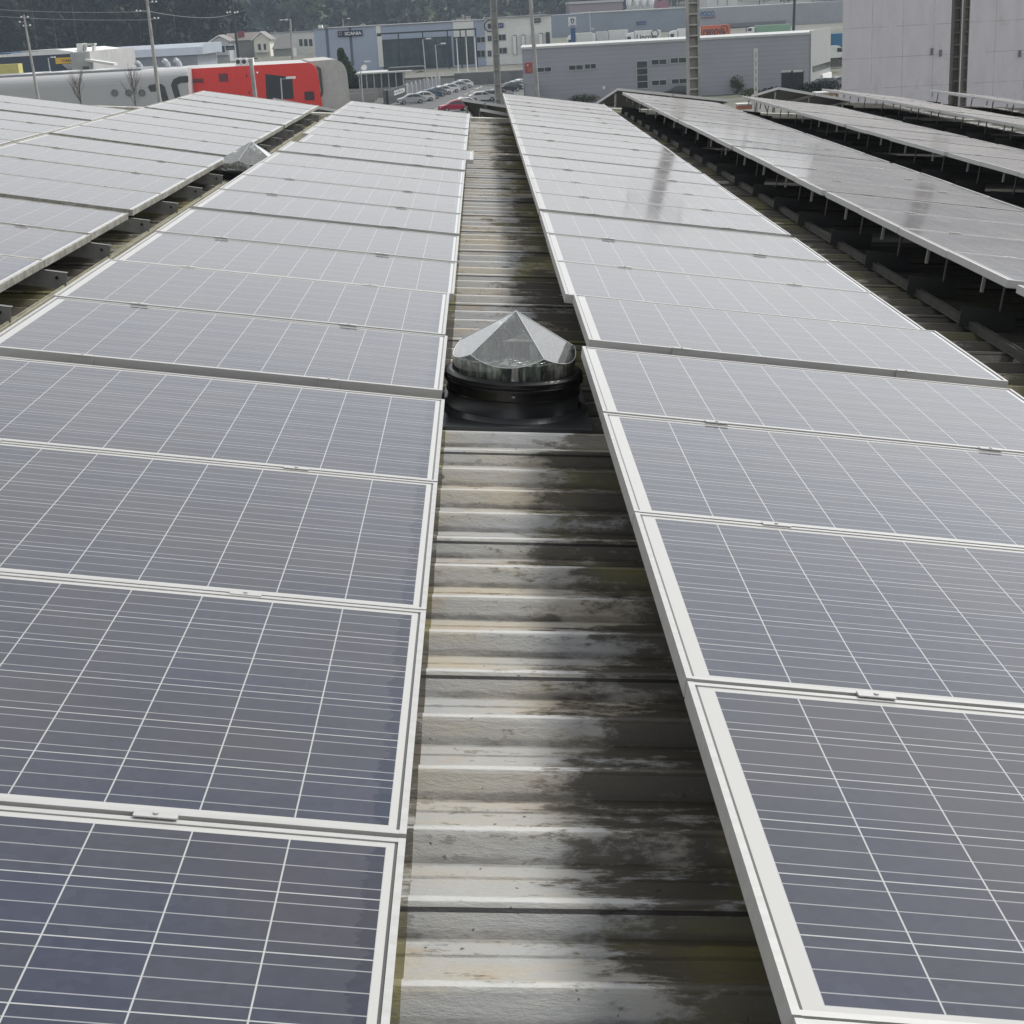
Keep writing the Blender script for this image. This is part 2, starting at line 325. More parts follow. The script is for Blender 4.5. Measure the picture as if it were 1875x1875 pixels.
def ys(n0, y0, a, b):     # seam n lies at y0+n*P (+ a wider gap every fourth seam from n0)
    return [y0+i*P_+.006 + G_*max(0, (i-n0)//4+1 if i >= n0 else 0) for i in range(a, b)]
y_a = ys(3, 0, -2, 19)
row(.202-1.6454, .1225, 0, y_a, 'row just left of bare roof strip', post=False, shift={5: -.012, 6: -.022, 14: .07})
y_b = ys(4, -.633, -2, 23)
row(.7082, .1225, 0, y_b, 'row just right of bare roof strip', post=False, shift={6: .035})
y_c = [5.267+.01+k*4.165+j*P_ for k in range(-2, 4) for j in range(4)] + [5.277+4*4.165+j*P_ for j in range(3)]
row(2.945, .1225, 0, y_c, 'second row right of bare strip', skew=-.0075)
y_l = [5.80-.99+1.01*0 + k for k in (0,)]
y_l = [7.90 + .125 + k*4.165 + j*P_ for k in range(-2, 3) for j in range(4)]
y_l = [y-.0 for y in y_l if y < 19.4]
row(-1.965-1.642, .16, 0, y_l, 'second row left of bare strip', old=True, post=False, low=True)
row(-4.22-1.645, .13, -.01, [y for y in y_l if y < 17.6], 'leftmost row', old=True, post=False)
row(5.21, .1225, 0, y_c, 'third row right of bare strip', skew=-.018)
row(8.15, .1225, 0, [y+4.4 for y in y_c], 'fourth row right of bare strip', skew=-.040)
row(10.72, .1225, 0, [y+5.9 for y in y_c if y+6 < 30.6], 'fifth row right, below concrete building', skew=-.042)
row(13.1, .1225, 0, [y+6.0 for y in y_c if y+6 < 30.6], 'sixth row right, beyond the others', skew=-.042)
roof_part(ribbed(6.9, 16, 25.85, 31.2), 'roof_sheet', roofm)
mb = MB(); mb.box(6.9, 16, 25.85, 31.2, -12.5, RZ-.06); roof_part(mb, 'wall', M_('factory_wall'))

raild = weathered('rail_dark', (.10, .10, .09), .5, .2, .6, 10, (1, 1, 1), (.03, .03, .03))
# mounting rails lying on the ribs
def rail(x, y0, y1, zt, label, mt=None, skew=0.):
    mb = MB(); x_ = lambda q: x+skew*(q-6)
    for s_ in (-1, 1):
        pts = [(x_(y0)+s_*.013-.004, y0, RZ+.002), (x_(y0)+s_*.013+.004, y0, RZ+.002), (x_(y0)+s_*.013+.004, y0, zt), (x_(y0)+s_*.013-.004, y0, zt)]
        mb.prism(pts, (skew*(y1-y0), y1-y0, 0))
    mb.prism([(x_(y0)-.024, y0, RZ+.001), (x_(y0)+.024, y0, RZ+.001), (x_(y0)+.024, y0, RZ+.006), (x_(y0)-.024, y0, RZ+.006)], (skew*(y1-y0), y1-y0, 0))
    mb.prism([(x_(y0)-.009, y0, zt-.012), (x_(y0)+.009, y0, zt-.012), (x_(y0)+.009, y0, zt-.008), (x_(y0)-.009, y0, zt-.008)], (skew*(y1-y0), y1-y0, 0))
    mb.top('mounting_rail', mt or railm, label, 'rail', 'aluminium mounting rails on the roof', M=MR)
rail(2.96, 3.0, 24.5, RZ+.045, 'long dark rail on the ribs below the raised edge of the second right row', raild, -.0075)
rail(5.24, 8.0, 24.5, RZ+.045, 'long dark rail on the ribs below the raised edge of the third right row', raild, -.018)
rail(-1.865, 4.6, 19.0, RZ+.085, 'lichen-stained rail beside the low edge of the second left row')

# ------------------------------------------------------------------ sun-tunnel domes
def dome(cx, cy_, label, rot):
    o = bpy.data.objects.new('skylight_dome', None); C.objects.link(o); o.matrix_world = MR @ Matrix.Translation((cx, cy_, RZ)) @ Matrix.Rotation(rot, 4, 'Z')
    tag(o, label, 'skylight', 'light-tunnel domes')
    curb = weathered('curb_black', (.022, .024, .027), .28, 0, .15, 5); flash = weathered('flash_black', (.06, .065, .07), .32, .2, .35, 5)
    mb = MB(); mb.lathe([(.278, .012), (.268, .03), (.262, .09), (.262, .11)], (0, 0, 0), 64); child('curb', mb.mesh('curb', curb, None, True), o)
    mb = MB(); mb.lathe([(.262, .083), (.271, .085), (.271, .091), (.266, .095), (.268, .128), (.279, .131), (.281, .140), (.270, .145), (.268, .150), (.277, .153), (.277, .163), (.262, .169), (.250, .171)], (0, 0, 0), 64); child('collar', mb.mesh('collar', black), o)
    mb = MB(); f = Matrix.Rotation(-rot, 4, 'Z')
    mb.box(-.28, .30, -.345, .36, -.012, .012, f); mb.lathe([(.30, .0135), (.275, .03)], (0, 0, 0), 64); child('flashing', mb.mesh('flashing', flash), o)
    # prismatic inner wall and rod
    mp, n, b = newmat('prism_liner'); tc = N(n, 'ShaderNodeTexCoord').outputs['Object']
    v = noise(n, tc, 14, 3, .6, (2.2, 2.2, .35)); v2 = noise(n, tc, 45, 2, .5, (1, 1, .3))
    n.links.new(mixc(n, ramp(n, math_(n, 'ADD', math_(n, 'MULTIPLY', v, .7), math_(n, 'MULTIPLY', v2, .3)), .44, .58), (.10, .125, .11), (.66, .70, .64)), b.inputs['Base Color'])
    b.inputs['Roughness'].default_value = .18; b.inputs['Metallic'].default_value = .55
    bp = N(n, 'ShaderNodeBump'); bp.inputs['Strength'].default_value = .8; bp.inputs['Distance'].default_value = .02; n.links.new(v2, bp.inputs['Height']); n.links.new(bp.outputs[0], b.inputs['Normal'])
    mb = MB(); nn = 96; R_ = .236
    vs = []
    for z in (.168, .228):
        for i in range(nn):
            a = 6.28318*i/nn; rr = R_+(.004 if i % 2 else -.004); vs.append((rr*math.cos(a), rr*math.sin(a), z))
    vs.append((0, 0, .14)); mb.add(vs, [(i, (i+1) % nn, nn+(i+1) % nn, nn+i) for i in range(nn)]+[(i, (i+1) % nn, 2*nn) for i in range(nn)])
    child('reflector', mb.mesh('reflector', mp), o)
    # faceted clear dome
    md, n, b = newmat('dome_acrylic'); n.nodes.remove(b); L = n.links
    tr = N(n, 'ShaderNodeBsdfTransparent'); tr.inputs[0].default_value = (.82, .86, .86, 1)
    gl = N(n, 'ShaderNodeBsdfGlossy'); gl.inputs['Roughness'].default_value = .06; gl.inputs[0].default_value = (.95, .95, .95, 1)
    df = N(n, 'ShaderNodeBsdfDiffuse'); df.inputs[0].default_value = (.72, .73, .73, 1)
    tc = N(n, 'ShaderNodeTexCoord').outputs['Object']; sx = N(n, 'ShaderNodeSeparateXYZ'); L.new(tc, sx.inputs[0])
    fr = N(n, 'ShaderNodeFresnel'); fr.inputs[0].default_value = 1.5
    m1 = N(n, 'ShaderNodeMixShader'); L.new(math_(n, 'MULTIPLY_ADD', fr.outputs[0], 1.7, .10, clamp=True), m1.inputs[0]); L.new(tr.outputs[0], m1.inputs[1]); L.new(gl.outputs[0], m1.inputs[2])
    geo = N(n, 'ShaderNodeNewGeometry'); sn = N(n, 'ShaderNodeSeparateXYZ'); L.new(geo.outputs['True Normal'], sn.inputs[0])
    top = math_(n, 'GREATER_THAN', math_(n, 'ABSOLUTE', sn.outputs[2]), .5)
    hz = math_(n, 'MULTIPLY', math_(n, 'ADD', .03, math_(n, 'MULTIPLY', top, .05)), math_(n, 'ADD', .7, math_(n, 'MULTIPLY', noise(n, tc, 6, 4), .6)))
    m2 = N(n, 'ShaderNodeMixShader'); L.new(hz, m2.inputs[0]); L.new(m1.outputs[0], m2.inputs[1]); L.new(df.outputs[0], m2.inputs[2])
    L.new(m2.outputs[0], n.nodes['Material Output'].inputs[0])
    K, R_, AZ, SL = 5, .245, .402, .73
    def zc(r, a): return AZ-SL*max(r*math.cos(a-6.28318*k/K+1.5708) for k in range(K))
    sub = 12; ang = [6.28318*(i+.5*sub)/(K*sub)-1.5708 for i in range(K*sub)]; nA = len(ang)
    mb = MB(); vs = [(0, 0, AZ)]
    for r in (R_*.33, R_*.66, R_): vs += [(r*math.cos(a), r*math.sin(a), zc(r, a)) for a in ang]
    vs += [((R_+.004)*math.cos(a), (R_+.004)*math.sin(a), .168) for a in ang]
    fs = [(0, 1+i, 1+(i+1) % nA) for i in range(nA)]
    for q in range(3): fs += [(1+q*nA+i, 1+(q+1)*nA+i, 1+(q+1)*nA+(i+1) % nA, 1+q*nA+(i+1) % nA) for i in range(nA)]
    mb.add(vs, fs); child('dome', mb.mesh('dome', md), o)
    mb = MB()
    for k in range(K):
        a = 6.28318*(k+.5)/K-1.5708; mb.tube([(0, 0, AZ+.001), (R_*math.cos(a), R_*math.sin(a), zc(R_, a)+.001)], .0016, 5)
    mb.tube([(R_*math.cos(a), R_*math.sin(a), zc(R_, a)) for a in ang+[ang[0]]], .0016, 5)
    child('dome_edge', mb.mesh('dome_edge', M_('edge_white', (.62, .64, .64), rough=.3)), o)
    mb = MB()
    for a in (-1.42,): mb.lathe([(0, .006), (.006, .006), (.007, 0)], (.272*math.cos(a), .280*math.sin(a), .115), 8)
    child('screw', mb.mesh('screw', galv), o)
dome(.465, 3.77, 'clear faceted light-tunnel dome with black collar in the bare roof strip', -.17)
p = onroof(481, 290, .02)
dome(-1.68, 11.55, 'half-hidden faceted dome between the two rows on the left', .3)

# ------------------------------------------------------------------ cross-set panels past the roof end, seen from behind
def slab(Apx, Bpx, Cpx, Y0, Y1, label, n=2):
    a = inroof_y(*Apx, Y0); b = inroof_y(*Bpx, Y0); c = inroof_y(*Cpx, Y1)
    ex = b-a; ey = c-a; nz = ex.cross(ey).normalized()
    if nz.z < 0: nz = -nz
    t = thing('tilted_panel', (0, 0, 0), label, 'solar panel', 'cross-set panels past the roof end'); T = MR
    L = ex.length; D = ey.length; exn = ex.normalized(); eyn = ey.normalized()
    def P(u, v, w_): return a+exn*u+eyn*v+nz*w_
    fr = MB(); gl = MB()
    k = n; wd = L/k
    for i in range(k):
        u0, u1 = i*wd+.008, (i+1)*wd-.008
        for (q0, q1, s0, s1) in ((u0, u1, 0, .012), (u0, u1, D-.012, D), (u0, u0+.012, .012, D-.012), (u1-.012, u1, .012, D-.012)):
            pts = [P(q, s, w_) for w_ in (-.045, 0) for s in (s0, s1) for q in (q0, q1)]
            fr.add(pts, [(0,2,3,1),(4,5,7,6),(0,1,5,4),(2,6,7,3),(0,4,6,2),(1,3,7,5)])
        gl.add([P(u0, 0.01, -.004), P(u1, .01, -.004), P(u1, D-.01, -.004), P(u0, D-.01, -.004)], [(0, 1, 2, 3)])
    gl.cur = 1; gl.add([P(0.01, 0.01, -.012), P(L-.01, .01, -.012), P(L-.01, D-.01, -.012), P(.01, D-.01, -.012)], [(0, 3, 2, 1)])
    for i in range(k+1):
        lg = MB()
        u = min(max(i*wd, .06), L-.06); q = P(u, .25, -.05); lg.tube([q, V((q.x, q.y, RZ-.3))], .02, 5); q2 = P(u, .7*D, -.05); lg.tube([q2, V((q.x, q.y, RZ-.3))], .015, 5); o = child('support', lg.mesh('support', galv), t); o.matrix_world = T
    for nm, mb_, mt in (('frame', fr, alu), ('glass', gl, [M_('dark_glass', (.03, .035, .05), rough=.15), backm])):
        o = child(nm, mb_.mesh(nm, mt), t); o.matrix_world = T
slab((845, 180), (931, 193), (870, 216), 23.6, 24.9, 'dark-backed tilted panel just past the end of the bare roof strip, the upper one')
slab((878, 198), (936, 208), (876, 222), 22.6, 23.5, 'lower dark-backed tilted panel directly at the end of the bare roof strip', 1)
slab((499, 179), (655, 207), (560, 210), 22.6, 23.9, 'tilted panel edge past the far end of the second left row, by the red facade')
slab((1130, 161), (1335, 182), (1087, 190), 26.3, 27.6, 'dark-backed tilted panel past the far end of the second right row')
slab((1425, 159), (1560, 182), (1375, 174), 26.6, 27.9, 'dark-backed tilted panel by the slotted white post')
t = thing('slotted_post', rw(*inroof_y(1385, 182, 25.4)), 'thin white slotted metal post standing behind the third right row', 'post')
a = rw(*inroof_y(1384, 185, 25.4)); b = at(1388, 88, a.y)
mb = MB(); h = b.z-a.z+.3
for s in (-1, 1): mb.box(a.x+s*.022-.008, a.x+s*.022+.008, a.y-.02, a.y+.02, a.z-.3, a.z+h-.3)
for k in range(9):
    z = a.z-.3+h*k/8.5; mb.box(a.x-.014, a.x+.014, a.y-.018, a.y+.018, z, z+.05)
mb.part('angle_bar', M_('white_metal', (.6, .6, .58)), t)
# tan box and clutter past the roof
def clutter(px0, py0, px1, py1, Y, d, mt, name, label, cat):
    a = at(px0, py1, Y); b = at(px1, py0, Y); t = thing(name, a, label, cat)
    mb = MB(); mb.box(a.x, b.x, Y, Y+d, a.z, b.z); mb.part('casing', mt, t)
    mb = MB(); w_ = b.x-a.x; hh = b.z-a.z; mb.box(a.x-.02, b.x+.02, Y-.02, Y+d+.02, b.z, b.z+.03); mb.box(a.x+w_*.72, a.x+w_*.82, Y-.012, Y, a.z+hh*.6, a.z+hh*.75); mb.part('lid', M_('white_metal'), t)
clutter(1496, 170, 1536, 189, 31.5, .4, weathered('tan_paint', (.50, .36, .22), .6, 0, .7, 5, (1, 1, 1), (.25, .12, .06)), 'cabinet', 'tan rust-stained metal cabinet behind the third right row', 'cabinet')
clutter(1352, 192, 1377, 201, 27.5, .3, M_('pinkbrick', (.45, .2, .15)), 'clay_block', 'small pinkish clay block beside the far end of the second right row', 'block')

# ------------------------------------------------------------------ ground
def gheight(x, y):
    if y < 286: return GZ
    t = min(max((y-300)/180, 0), 1); z = GZ+2.0+1.5*t*t*(3-2*t)
    if y > 560:
        z += 26*(1-math.exp(-((y-560)/520)**2)) * (.75+.35*math.sin(x*.004+1.1)+.12*math.sin(x*.013))
    return z
def ground():
    mb = MB(); ysn = [-60, 0, 60, 120, 180, 240, 285.99, 286.01, 300, 340, 380, 430, 480, 520, 560, 620, 680, 760, 860, 980, 1120, 1300, 1600, 2200, 3200]
    xs = [-1600, -1000, -700]+list(range(-500, 501, 40))+[700, 1000, 1600]
    vs = [(x, y, gheight(x, y)) for y in ysn for x in xs]; n = len(xs)
    mb.add(vs, [(k*n+i, k*n+i+1, (k+1)*n+i+1, (k+1)*n+i) for k in range(len(ysn)-1) for i in range(n-1)])
    return mb
gm, n, b = newmat('ground'); tc = N(n, 'ShaderNodeTexCoord').outputs['Object']
c = mixc(n, ramp(n, noise(n, tc, .04, 5), .42, .58), (.13, .13, .12), (.07, .085, .045)); n.links.new(mixc(n, ramp(n, noise(n, tc, .6, 5), .4, .7), c, (.17, .16, .14)), b.inputs['Base Color']); b.inputs['Roughness'].default_value = .9
ground().top('ground', gm, kind='structure')
asph = weathered('asphalt', (.115, .115, .115), .85, 0, .4, .25, (1, 1, 1), (.075, .075, .075))
mb = MB(); mb.poly([(-9, 60, GZ+.02), (18, 60, GZ+.02), (22, 284, GZ+.02), (-14, 284, GZ+.02)]); mb.poly([(-60, 244, GZ+.016), (-14, 244, GZ+.016), (-14, 284, GZ+.016), (-60, 284, GZ+.016)])
mb.top('road', asph, kind='structure')
# ------------------------------------------------------------------ building kit: level facades facing the camera on the plane y = Y
class Fac:
    def __init__(s, Y, name, label, pxl, base, cat='building', parent=None, group=None):
        s.Y = Y; s.t = thing(name, at(pxl, base, Y), label, cat, group)
    def x(s, px, py): return at(px, py, s.Y).x
    def z(s, px, py): return at(px, py, s.Y).z
    def rect(s, mb, px0, py0, px1, py1, d0=-.05, d1=.0):       # pixel rectangle (top-left, bottom-right) as a box on the facade
        a = at(px0, py0, s.Y); b = at(px1, py1, s.Y); mb.box(min(a.x, b.x), max(a.x, b.x), s.Y+d0, s.Y+d1, min(a.z, b.z), max(a.z, b.z))
        return min(a.x, b.x), max(a.x, b.x), min(a.z, b.z), max(a.z, b.z)
    def window(s, px0, py0, px1, py1, nx=1, ny=1, fr=None, gl=None, name='window'):
        a = at(px0, py0, s.Y); b = at(px1, py1, s.Y); x0, x1, z0, z1 = min(a.x, b.x), max(a.x, b.x), min(a.z, b.z), max(a.z, b.z)
        mb = MB(); t = min(.12, (x1-x0)*.06+.03)
        mb.box(x0-t, x0, s.Y-.1, s.Y, z0-t, z1+t); mb.box(x1, x1+t, s.Y-.1, s.Y, z0-t, z1+t); mb.box(x0, x1, s.Y-.1, s.Y, z1, z1+t); mb.box(x0, x1, s.Y-.13, s.Y, z0-t, z0)
        for i in range(1, nx): q = x0+(x1-x0)*i/nx; mb.box(q-t*.4, q+t*.4, s.Y-.09, s.Y-.001, z0, z1)
        for i in range(1, ny): q = z0+(z1-z0)*i/ny; mb.box(x0, x1, s.Y-.088, s.Y-.001, q-t*.4, q+t*.4)
        w_ = mb.part(name, fr or M_('window_frame', (.42, .43, .43)), s.t)
        mb = MB(); mb.box(x0, x1, s.Y-.03, s.Y-.004, z0, z1); mb.part('pane', gl or winm, w_)
        return w_
winm = weathered('window_glass', (.035, .045, .05), .12, 0, .5, .4, (1, 1, 1), (.09, .11, .11))
tealm = weathered('teal_glass', (.08, .12, .13), .12, 0, .8, .15, (1, 1, .6), (.03, .045, .05))
def corr(name, col, pitch, amp=.25, axis=2, rough=.5):
    mt, n, b = newmat(name); tc = N(n, 'ShaderNodeTexCoord').outputs['Object']; s_ = N(n, 'ShaderNodeSeparateXYZ'); n.links.new(tc, s_.inputs[0])
    v = math_(n, 'FRACT', math_(n, 'DIVIDE', s_.outputs[axis], pitch)); ln = math_(n, 'MULTIPLY', math_(n, 'LESS_THAN', v, .22), amp)
    f = math_(n, 'MULTIPLY', ramp(n, noise(n, tc, .25, 5, .6), .35, .7), .18)
    n.links.new(mixc(n, ln, mixc(n, f, col, tuple(q*.6 for q in col)), tuple(q*.55 for q in col)), b.inputs['Base Color']); b.inputs['Roughness'].default_value = rough
    return mt
GL2 = GZ+2.0
# --- long grey metal hall
F = Fac(216, 'metal_hall', 'long low grey metal-clad hall with narrow strip windows behind the panel rows', 958, 178)
xl, xr = F.x(957, 120), F.x(1482, 100); zt = F.z(1200, 78); zg = GZ; xs = at(1518, 100, 232).x; xq = xl+34*(xl-CAM.x)/(216-CAM.y)+.5
cl = corr('hall_cladding', (.33, .34, .375), .62, .22)
mb = MB(); mb.prism([(xl, 216, zg), (xr, 216, zg), (xs, 232, zg), (xq-.7, 232, zg)], (0, 0, zt-zg)); F.t and mb.part('wall', cl, F.t)
mb = MB(); mb.prism([(xr+.02, 215.98, zg), (xr+.2, 215.9, zg), (xs+.2, 231.9, zg), (xs+.02, 232, zg)], (0, 0, zt+.5-zg)); mb.part('side_wall', M_('pale_render', (.30, .305, .30)), F.t)
mb = MB(); mb.prism([(xl-.2, 215.8, zt), (xr+.1, 215.8, zt), (xs+.1, 232, zt), (xq-.9, 232, zt)], (0, 0, .3)); mb.part('roof', M_('roof_trim', (.50, .51, .50)), F.t)
for r in ((984, 124.5, 1009, 130.5), (1042, 120.5, 1067, 127), (1071, 118, 1091, 125), (1193, 110, 1220, 117), (1228, 107, 1256, 114), (1194, 148, 1220, 155), (1230, 145.5, 1257, 152)): F.window(*r, nx=2)
F.window(1166, 113, 1186, 161, ny=4)
mb = MB(); F.rect(mb, 1431, 131, 1471, 165, -.06, 0); d = mb.part('roller_door', M_('door_black', (.012, .013, .016)), F.t)
mb = MB(); F.rect(mb, 1430, 129, 1448, 132, -.12, -.065); F.rect(mb, 1452, 128.5, 1470, 131.5, -.12, -.065); mb.part('lamp_strip', M_('white_metal'), d)
mb = MB(); F.rect(mb, 961, 115, 975, 133, -.12, 0); d = mb.part('notice_board', M_('sign_red', (.40, .06, .05)), F.t)
mb = MB(); F.rect(mb, 965, 118.3, 967.5, 120.8, -.16, -.125); mb.part('emblem', M_('white_paint', (.8, .8, .8)), d)
mb = MB(); F.rect(mb, 966, 124, 974, 125.2, -.16, -.125); F.rect(mb, 965.5, 127, 973, 128, -.16, -.125); F.rect(mb, 965.5, 129.5, 973.5, 130.6, -.16, -.125); mb.part('lettering', M_('sign_tan', (.5, .2, .12)), d)
mb = MB(); F.rect(mb, 961, 151, 984, 176, -2.2, -.1); mb.part('annexe', M_('annexe', (.30, .315, .335)), F.t)
mb = MB(); F.rect(mb, 1103, 158, 1108, 163, -.1, 0); mb.part('meter_box', M_('white_paint'), F.t)
mb = MB(); a = at(1490, 126, 226); b = at(1518, 124, 230)
sp_t = lambda t, o: (xr+(xs-xr)*t+.2+o, 216+16*t-o*.4); mb.prism([(*sp_t(.08, .0), a.z-.1), (*sp_t(.97, 0), a.z-.1), (*sp_t(.97, .08), a.z-.1), (*sp_t(.08, .08), a.z-.1)], (0, 0, .8)); mb.part('window', winm, F.t)
mb = MB(); mb.prism([(*sp_t(.5, .0), a.z-3.2), (*sp_t(.97, 0), a.z-3.2), (*sp_t(.97, .3), a.z-3.2), (*sp_t(.5, .3), a.z-3.2)], (0, 0, 2.4)); mb.part('porch', M_('white_paint'), F.t)
# --- big pale concrete building at right
F = Fac(130, 'concrete_building', 'huge pale concrete panel building filling the upper right corner', 1542, 200)
xl = F.x(1542, 100); xr = F.x(1875, 100)+18; ztop = CAM.z+6.5
pm, n, b = newmat('concrete_panels'); tc = N(n, 'ShaderNodeTexCoord').outputs['Object']; s_ = N(n, 'ShaderNodeSeparateXYZ'); n.links.new(tc, s_.inputs[0])
ja = math_(n, 'LESS_THAN', math_(n, 'FRACT', math_(n, 'DIVIDE', math_(n, 'ADD', s_.outputs[0], .2), 2.58)), .014); jb = math_(n, 'LESS_THAN', math_(n, 'FRACT', math_(n, 'DIVIDE', math_(n, 'ADD', s_.outputs[2], .9), 2.45)), .016)
st = noise(n, tc, .8, 6, .65, (1.4, 1, .35)); f = ramp(n, st, .35, .72)
col = mixc(n, math_(n, 'MULTIPLY', f, .5), (.62, .60, .625), (.50, .48, .51))
ck = noise(n, tc, .55, 4, .6, (1, 1, 1), 1.5); col = mixc(n, math_(n, 'MULTIPLY', ramp(n, ck, .60, .72), .35), col, (.42, .37, .36))
col = mixc(n, math_(n, 'MULTIPLY', math_(n, 'MULTIPLY', math_(n, 'MAXIMUM', ja, jb), ramp(n, noise(n, tc, .9, 3), .3, .6)), .65), col, (.16, .16, .17)); n.links.new(col, b.inputs['Base Color']); b.inputs['Roughness'].default_value = .85
xk = xl+45*(xl-CAM.x)/(130-CAM.y)+.5; mb = MB(); mb.prism([(xl, 130, GZ), (xr, 130, GZ), (xr+12, 175, GZ), (xk, 175, GZ)], (0, 0, ztop-GZ)); mb.part('wall', pm, F.t)
mb = MB(); mb.prism([(xl-.15, 129.85, ztop), (xr+.1, 129.85, ztop), (xr+12, 175, ztop), (xk, 175, ztop)], (0, 0, .4)); mb.part('parapet', M_('roof_trim'), F.t)
mb = MB()
for px, py in ((1706, 94), (1722, 97), (1867, 98)):
    F.rect(mb, px-1.8, py-6, px+1.8, py+6, -.14, 0)
mb.part('vent', M_('vent_grey', (.16, .16, .17)), F.t)
# --- truck dealer building with dark glass front
F = Fac(330, 'showroom', 'blue-grey vehicle showroom with dark glass front beyond the road', 577, 128)
xl, xm, xr = F.x(577, 90), F.x(683, 80), F.x(1010, 60); zt = F.z(700, 47.5)
bl = weathered('blue_cladding', (.36, .42, .53), .45, 0, .2, .2); wc = weathered('white_cladding', (.74, .75, .72), .5, 0, .2, .3)
xw = F.x(889, 80)
mb = MB(); mb.box(xl, xw, 330, 380, GL2, zt); mb.cur = 1; mb.box(xw+.002, xr, 330, 380, GL2, zt+.35); mb.part('wall', [bl, wc], F.t)
mb = MB(); mb.box(xl-.1, xw, 329.7, 380.2, zt, zt+.18); mb.box(xw, xr+.1, 329.4, 380.2, zt+.35, zt+.5); mb.part('roof', M_('roof_trim2', (.25, .26, .27)), F.t)
for r in ((688, 48, 698, 66), (690, 64, 703, 122), (829, 41, 868, 66)): mb = MB(); F.rect(mb, *r, -.31, 0); mb.part('pillar', wc, F.t)
w_ = F.window(700, 74, 828, 121, 9, 3, fr=M_('mullion', (.03, .04, .045)), gl=tealm, name='curtain_wall')
w_ = F.window(831, 68, 868, 116, 4, 5, fr=M_('mullion'), gl=tealm, name='curtain_wall')
for r in ((873, 68.5, 888, 77), (873, 93, 888, 104), (893, 66, 900, 75), (912, 64, 926, 73), (893, 93, 900, 103), (912, 88.5, 928, 97)): F.window(*r, nx=2)
for q in (600, 643, 741, 785): mb = MB(); F.rect(mb, q, 49, q+.7, 121 if q < 700 else 60, -.04, 0); mb.part('panel_joint', M_('joint', (.12, .14, .19)), F.t)
mb = MB()       # dark steel pergola along the front
yb = 322
for px in (729, 773.5, 819, 842.5, 853, 871):
    a = at(px, 60, yb); mb.box(a.x-.12, a.x+.12, yb, yb+.2, GL2, at(770, 58.5, yb).z)
zz = at(770, 58.5, yb).z; mb.box(at(690, 62, yb).x, at(872, 52, yb).x, yb-.1, yb+.25, zz-.12, zz+.18)
mb.part('pergola', M_('mullion'), F.t)
for px, py in ((939, 64.5), (955, 63.5), (973, 62), (987, 60.5)):
    mb = MB(); F.rect(mb, px, py, px+8, py+35, -.35, 0); o = mb.part('loading_door', M_('door_dkline', (.10, .10, .10)), F.t)
    mb = MB(); F.rect(mb, px-.2, py+1.4, px+7, py+35, -.45, -.36); mb.part('leaf', wc, o)
mb = MB(); F.rect(mb, 999, 59, 1007.5, 85, -.35, 0); mb.part('loading_door', M_('door_dk', (.06, .065, .08)), F.t, label='dark loading door')
def plaque(F, px0, py0, px1, py1, mt, txt, tm, x0=.08, x1=.92, h=.55, italic=0, bold=.0, z0=.22, name='sign'):
    mb = MB(); X0, X1, Z0, Z1 = F.rect(mb, px0, py0, px1, py1, -.5, -.3); o = mb.part(name, mt, F.t)
    text_part(txt, tm, o, V((X0+(X1-X0)*x0, F.Y-.5, Z0+(Z1-Z0)*z0)), V((X0+(X1-X0)*x1, F.Y-.5, Z0+(Z1-Z0)*z0)), h=(Z1-Z0)*h, bold=bold, italic=italic); return o
navy = M_('sign_navy', (.012, .02, .045)); whitel = M_('white_paint')
plaque(F, 618.5, 57, 664.5, 65.5, navy, 'SCANIA', whitel, .28, .96, .55, bold=.03)
mb = MB(); a = at(624, 61.5, 330); mb.lathe([(.35, .0), (.35, .06), (.26, .06)], (0, 0, 0), 12, Matrix.Translation((a.x, 329.45, a.z)) @ Matrix.Rotation(math.pi/2, 4, 'X')); mb.part('emblem', M_('grey_paint', (.45, .47, .5)), F.t)
plaque(F, 893, 43.5, 922, 50.5, M_('sign_purple', (.04, .035, .09)), 'SCANIA', M_('lilac', (.35, .3, .6)), .2, .95, .55, bold=.03)
mb = MB(); a = at(897, 47.5, 330); mb.lathe([(1.25, 0), (1.25, .1), (1.0, .1), (1.0, 0)], (0, 0, 0), 20, Matrix.Translation((a.x, 329.1, a.z)) @ Matrix.Rotation(math.pi/2, 4, 'X')); mb.part('emblem', M_('mullion'), F.t)
plaque(F, 974, 34, 990, 41, M_('sign_grey', (.06, .065, .06)), 'Parking', M_('grey_paint'), .06, .9, .6)
mb = MB(); F.rect(mb, 582, 46, 590, 54, .5, 2.2); mb.part('roof_unit', wc, F.t)
# terrace wall in front of it
mb = MB(); a = gr(838, 146); xa, xb = at(832, 140, 286).x, at(958, 135, 286).x
mb.box(xa, xb, 285.7, 286.3, GZ, GL2+.25); mb.cur = 1; mb.box(xa-.05, xb+.05, 285.62, 286.38, GL2+.25, GL2+.42)
mb.top('retaining_wall', [weathered('wall_stain', (.17, .175, .175), .85, 0, .6, .35, (1, 1, .4), (.08, .085, .085)), M_('coping', (.30, .30, .29))], 'stained grey retaining wall below the showroom terrace along the road', 'wall')
mb = MB(); mb.box(xa, xb+6, 283.2, 285.7, GZ, GZ+.14); mb.top('pavement', M_('paving', (.26, .26, .25)), kind='structure')
mb = MB(); mb.box(xa-35, xa, 285.7, 286.2, GZ, GZ+1.6); mb.top('low_wall', M_('coping'), 'plain low grey wall behind the canteen, left of the retaining wall', 'wall')
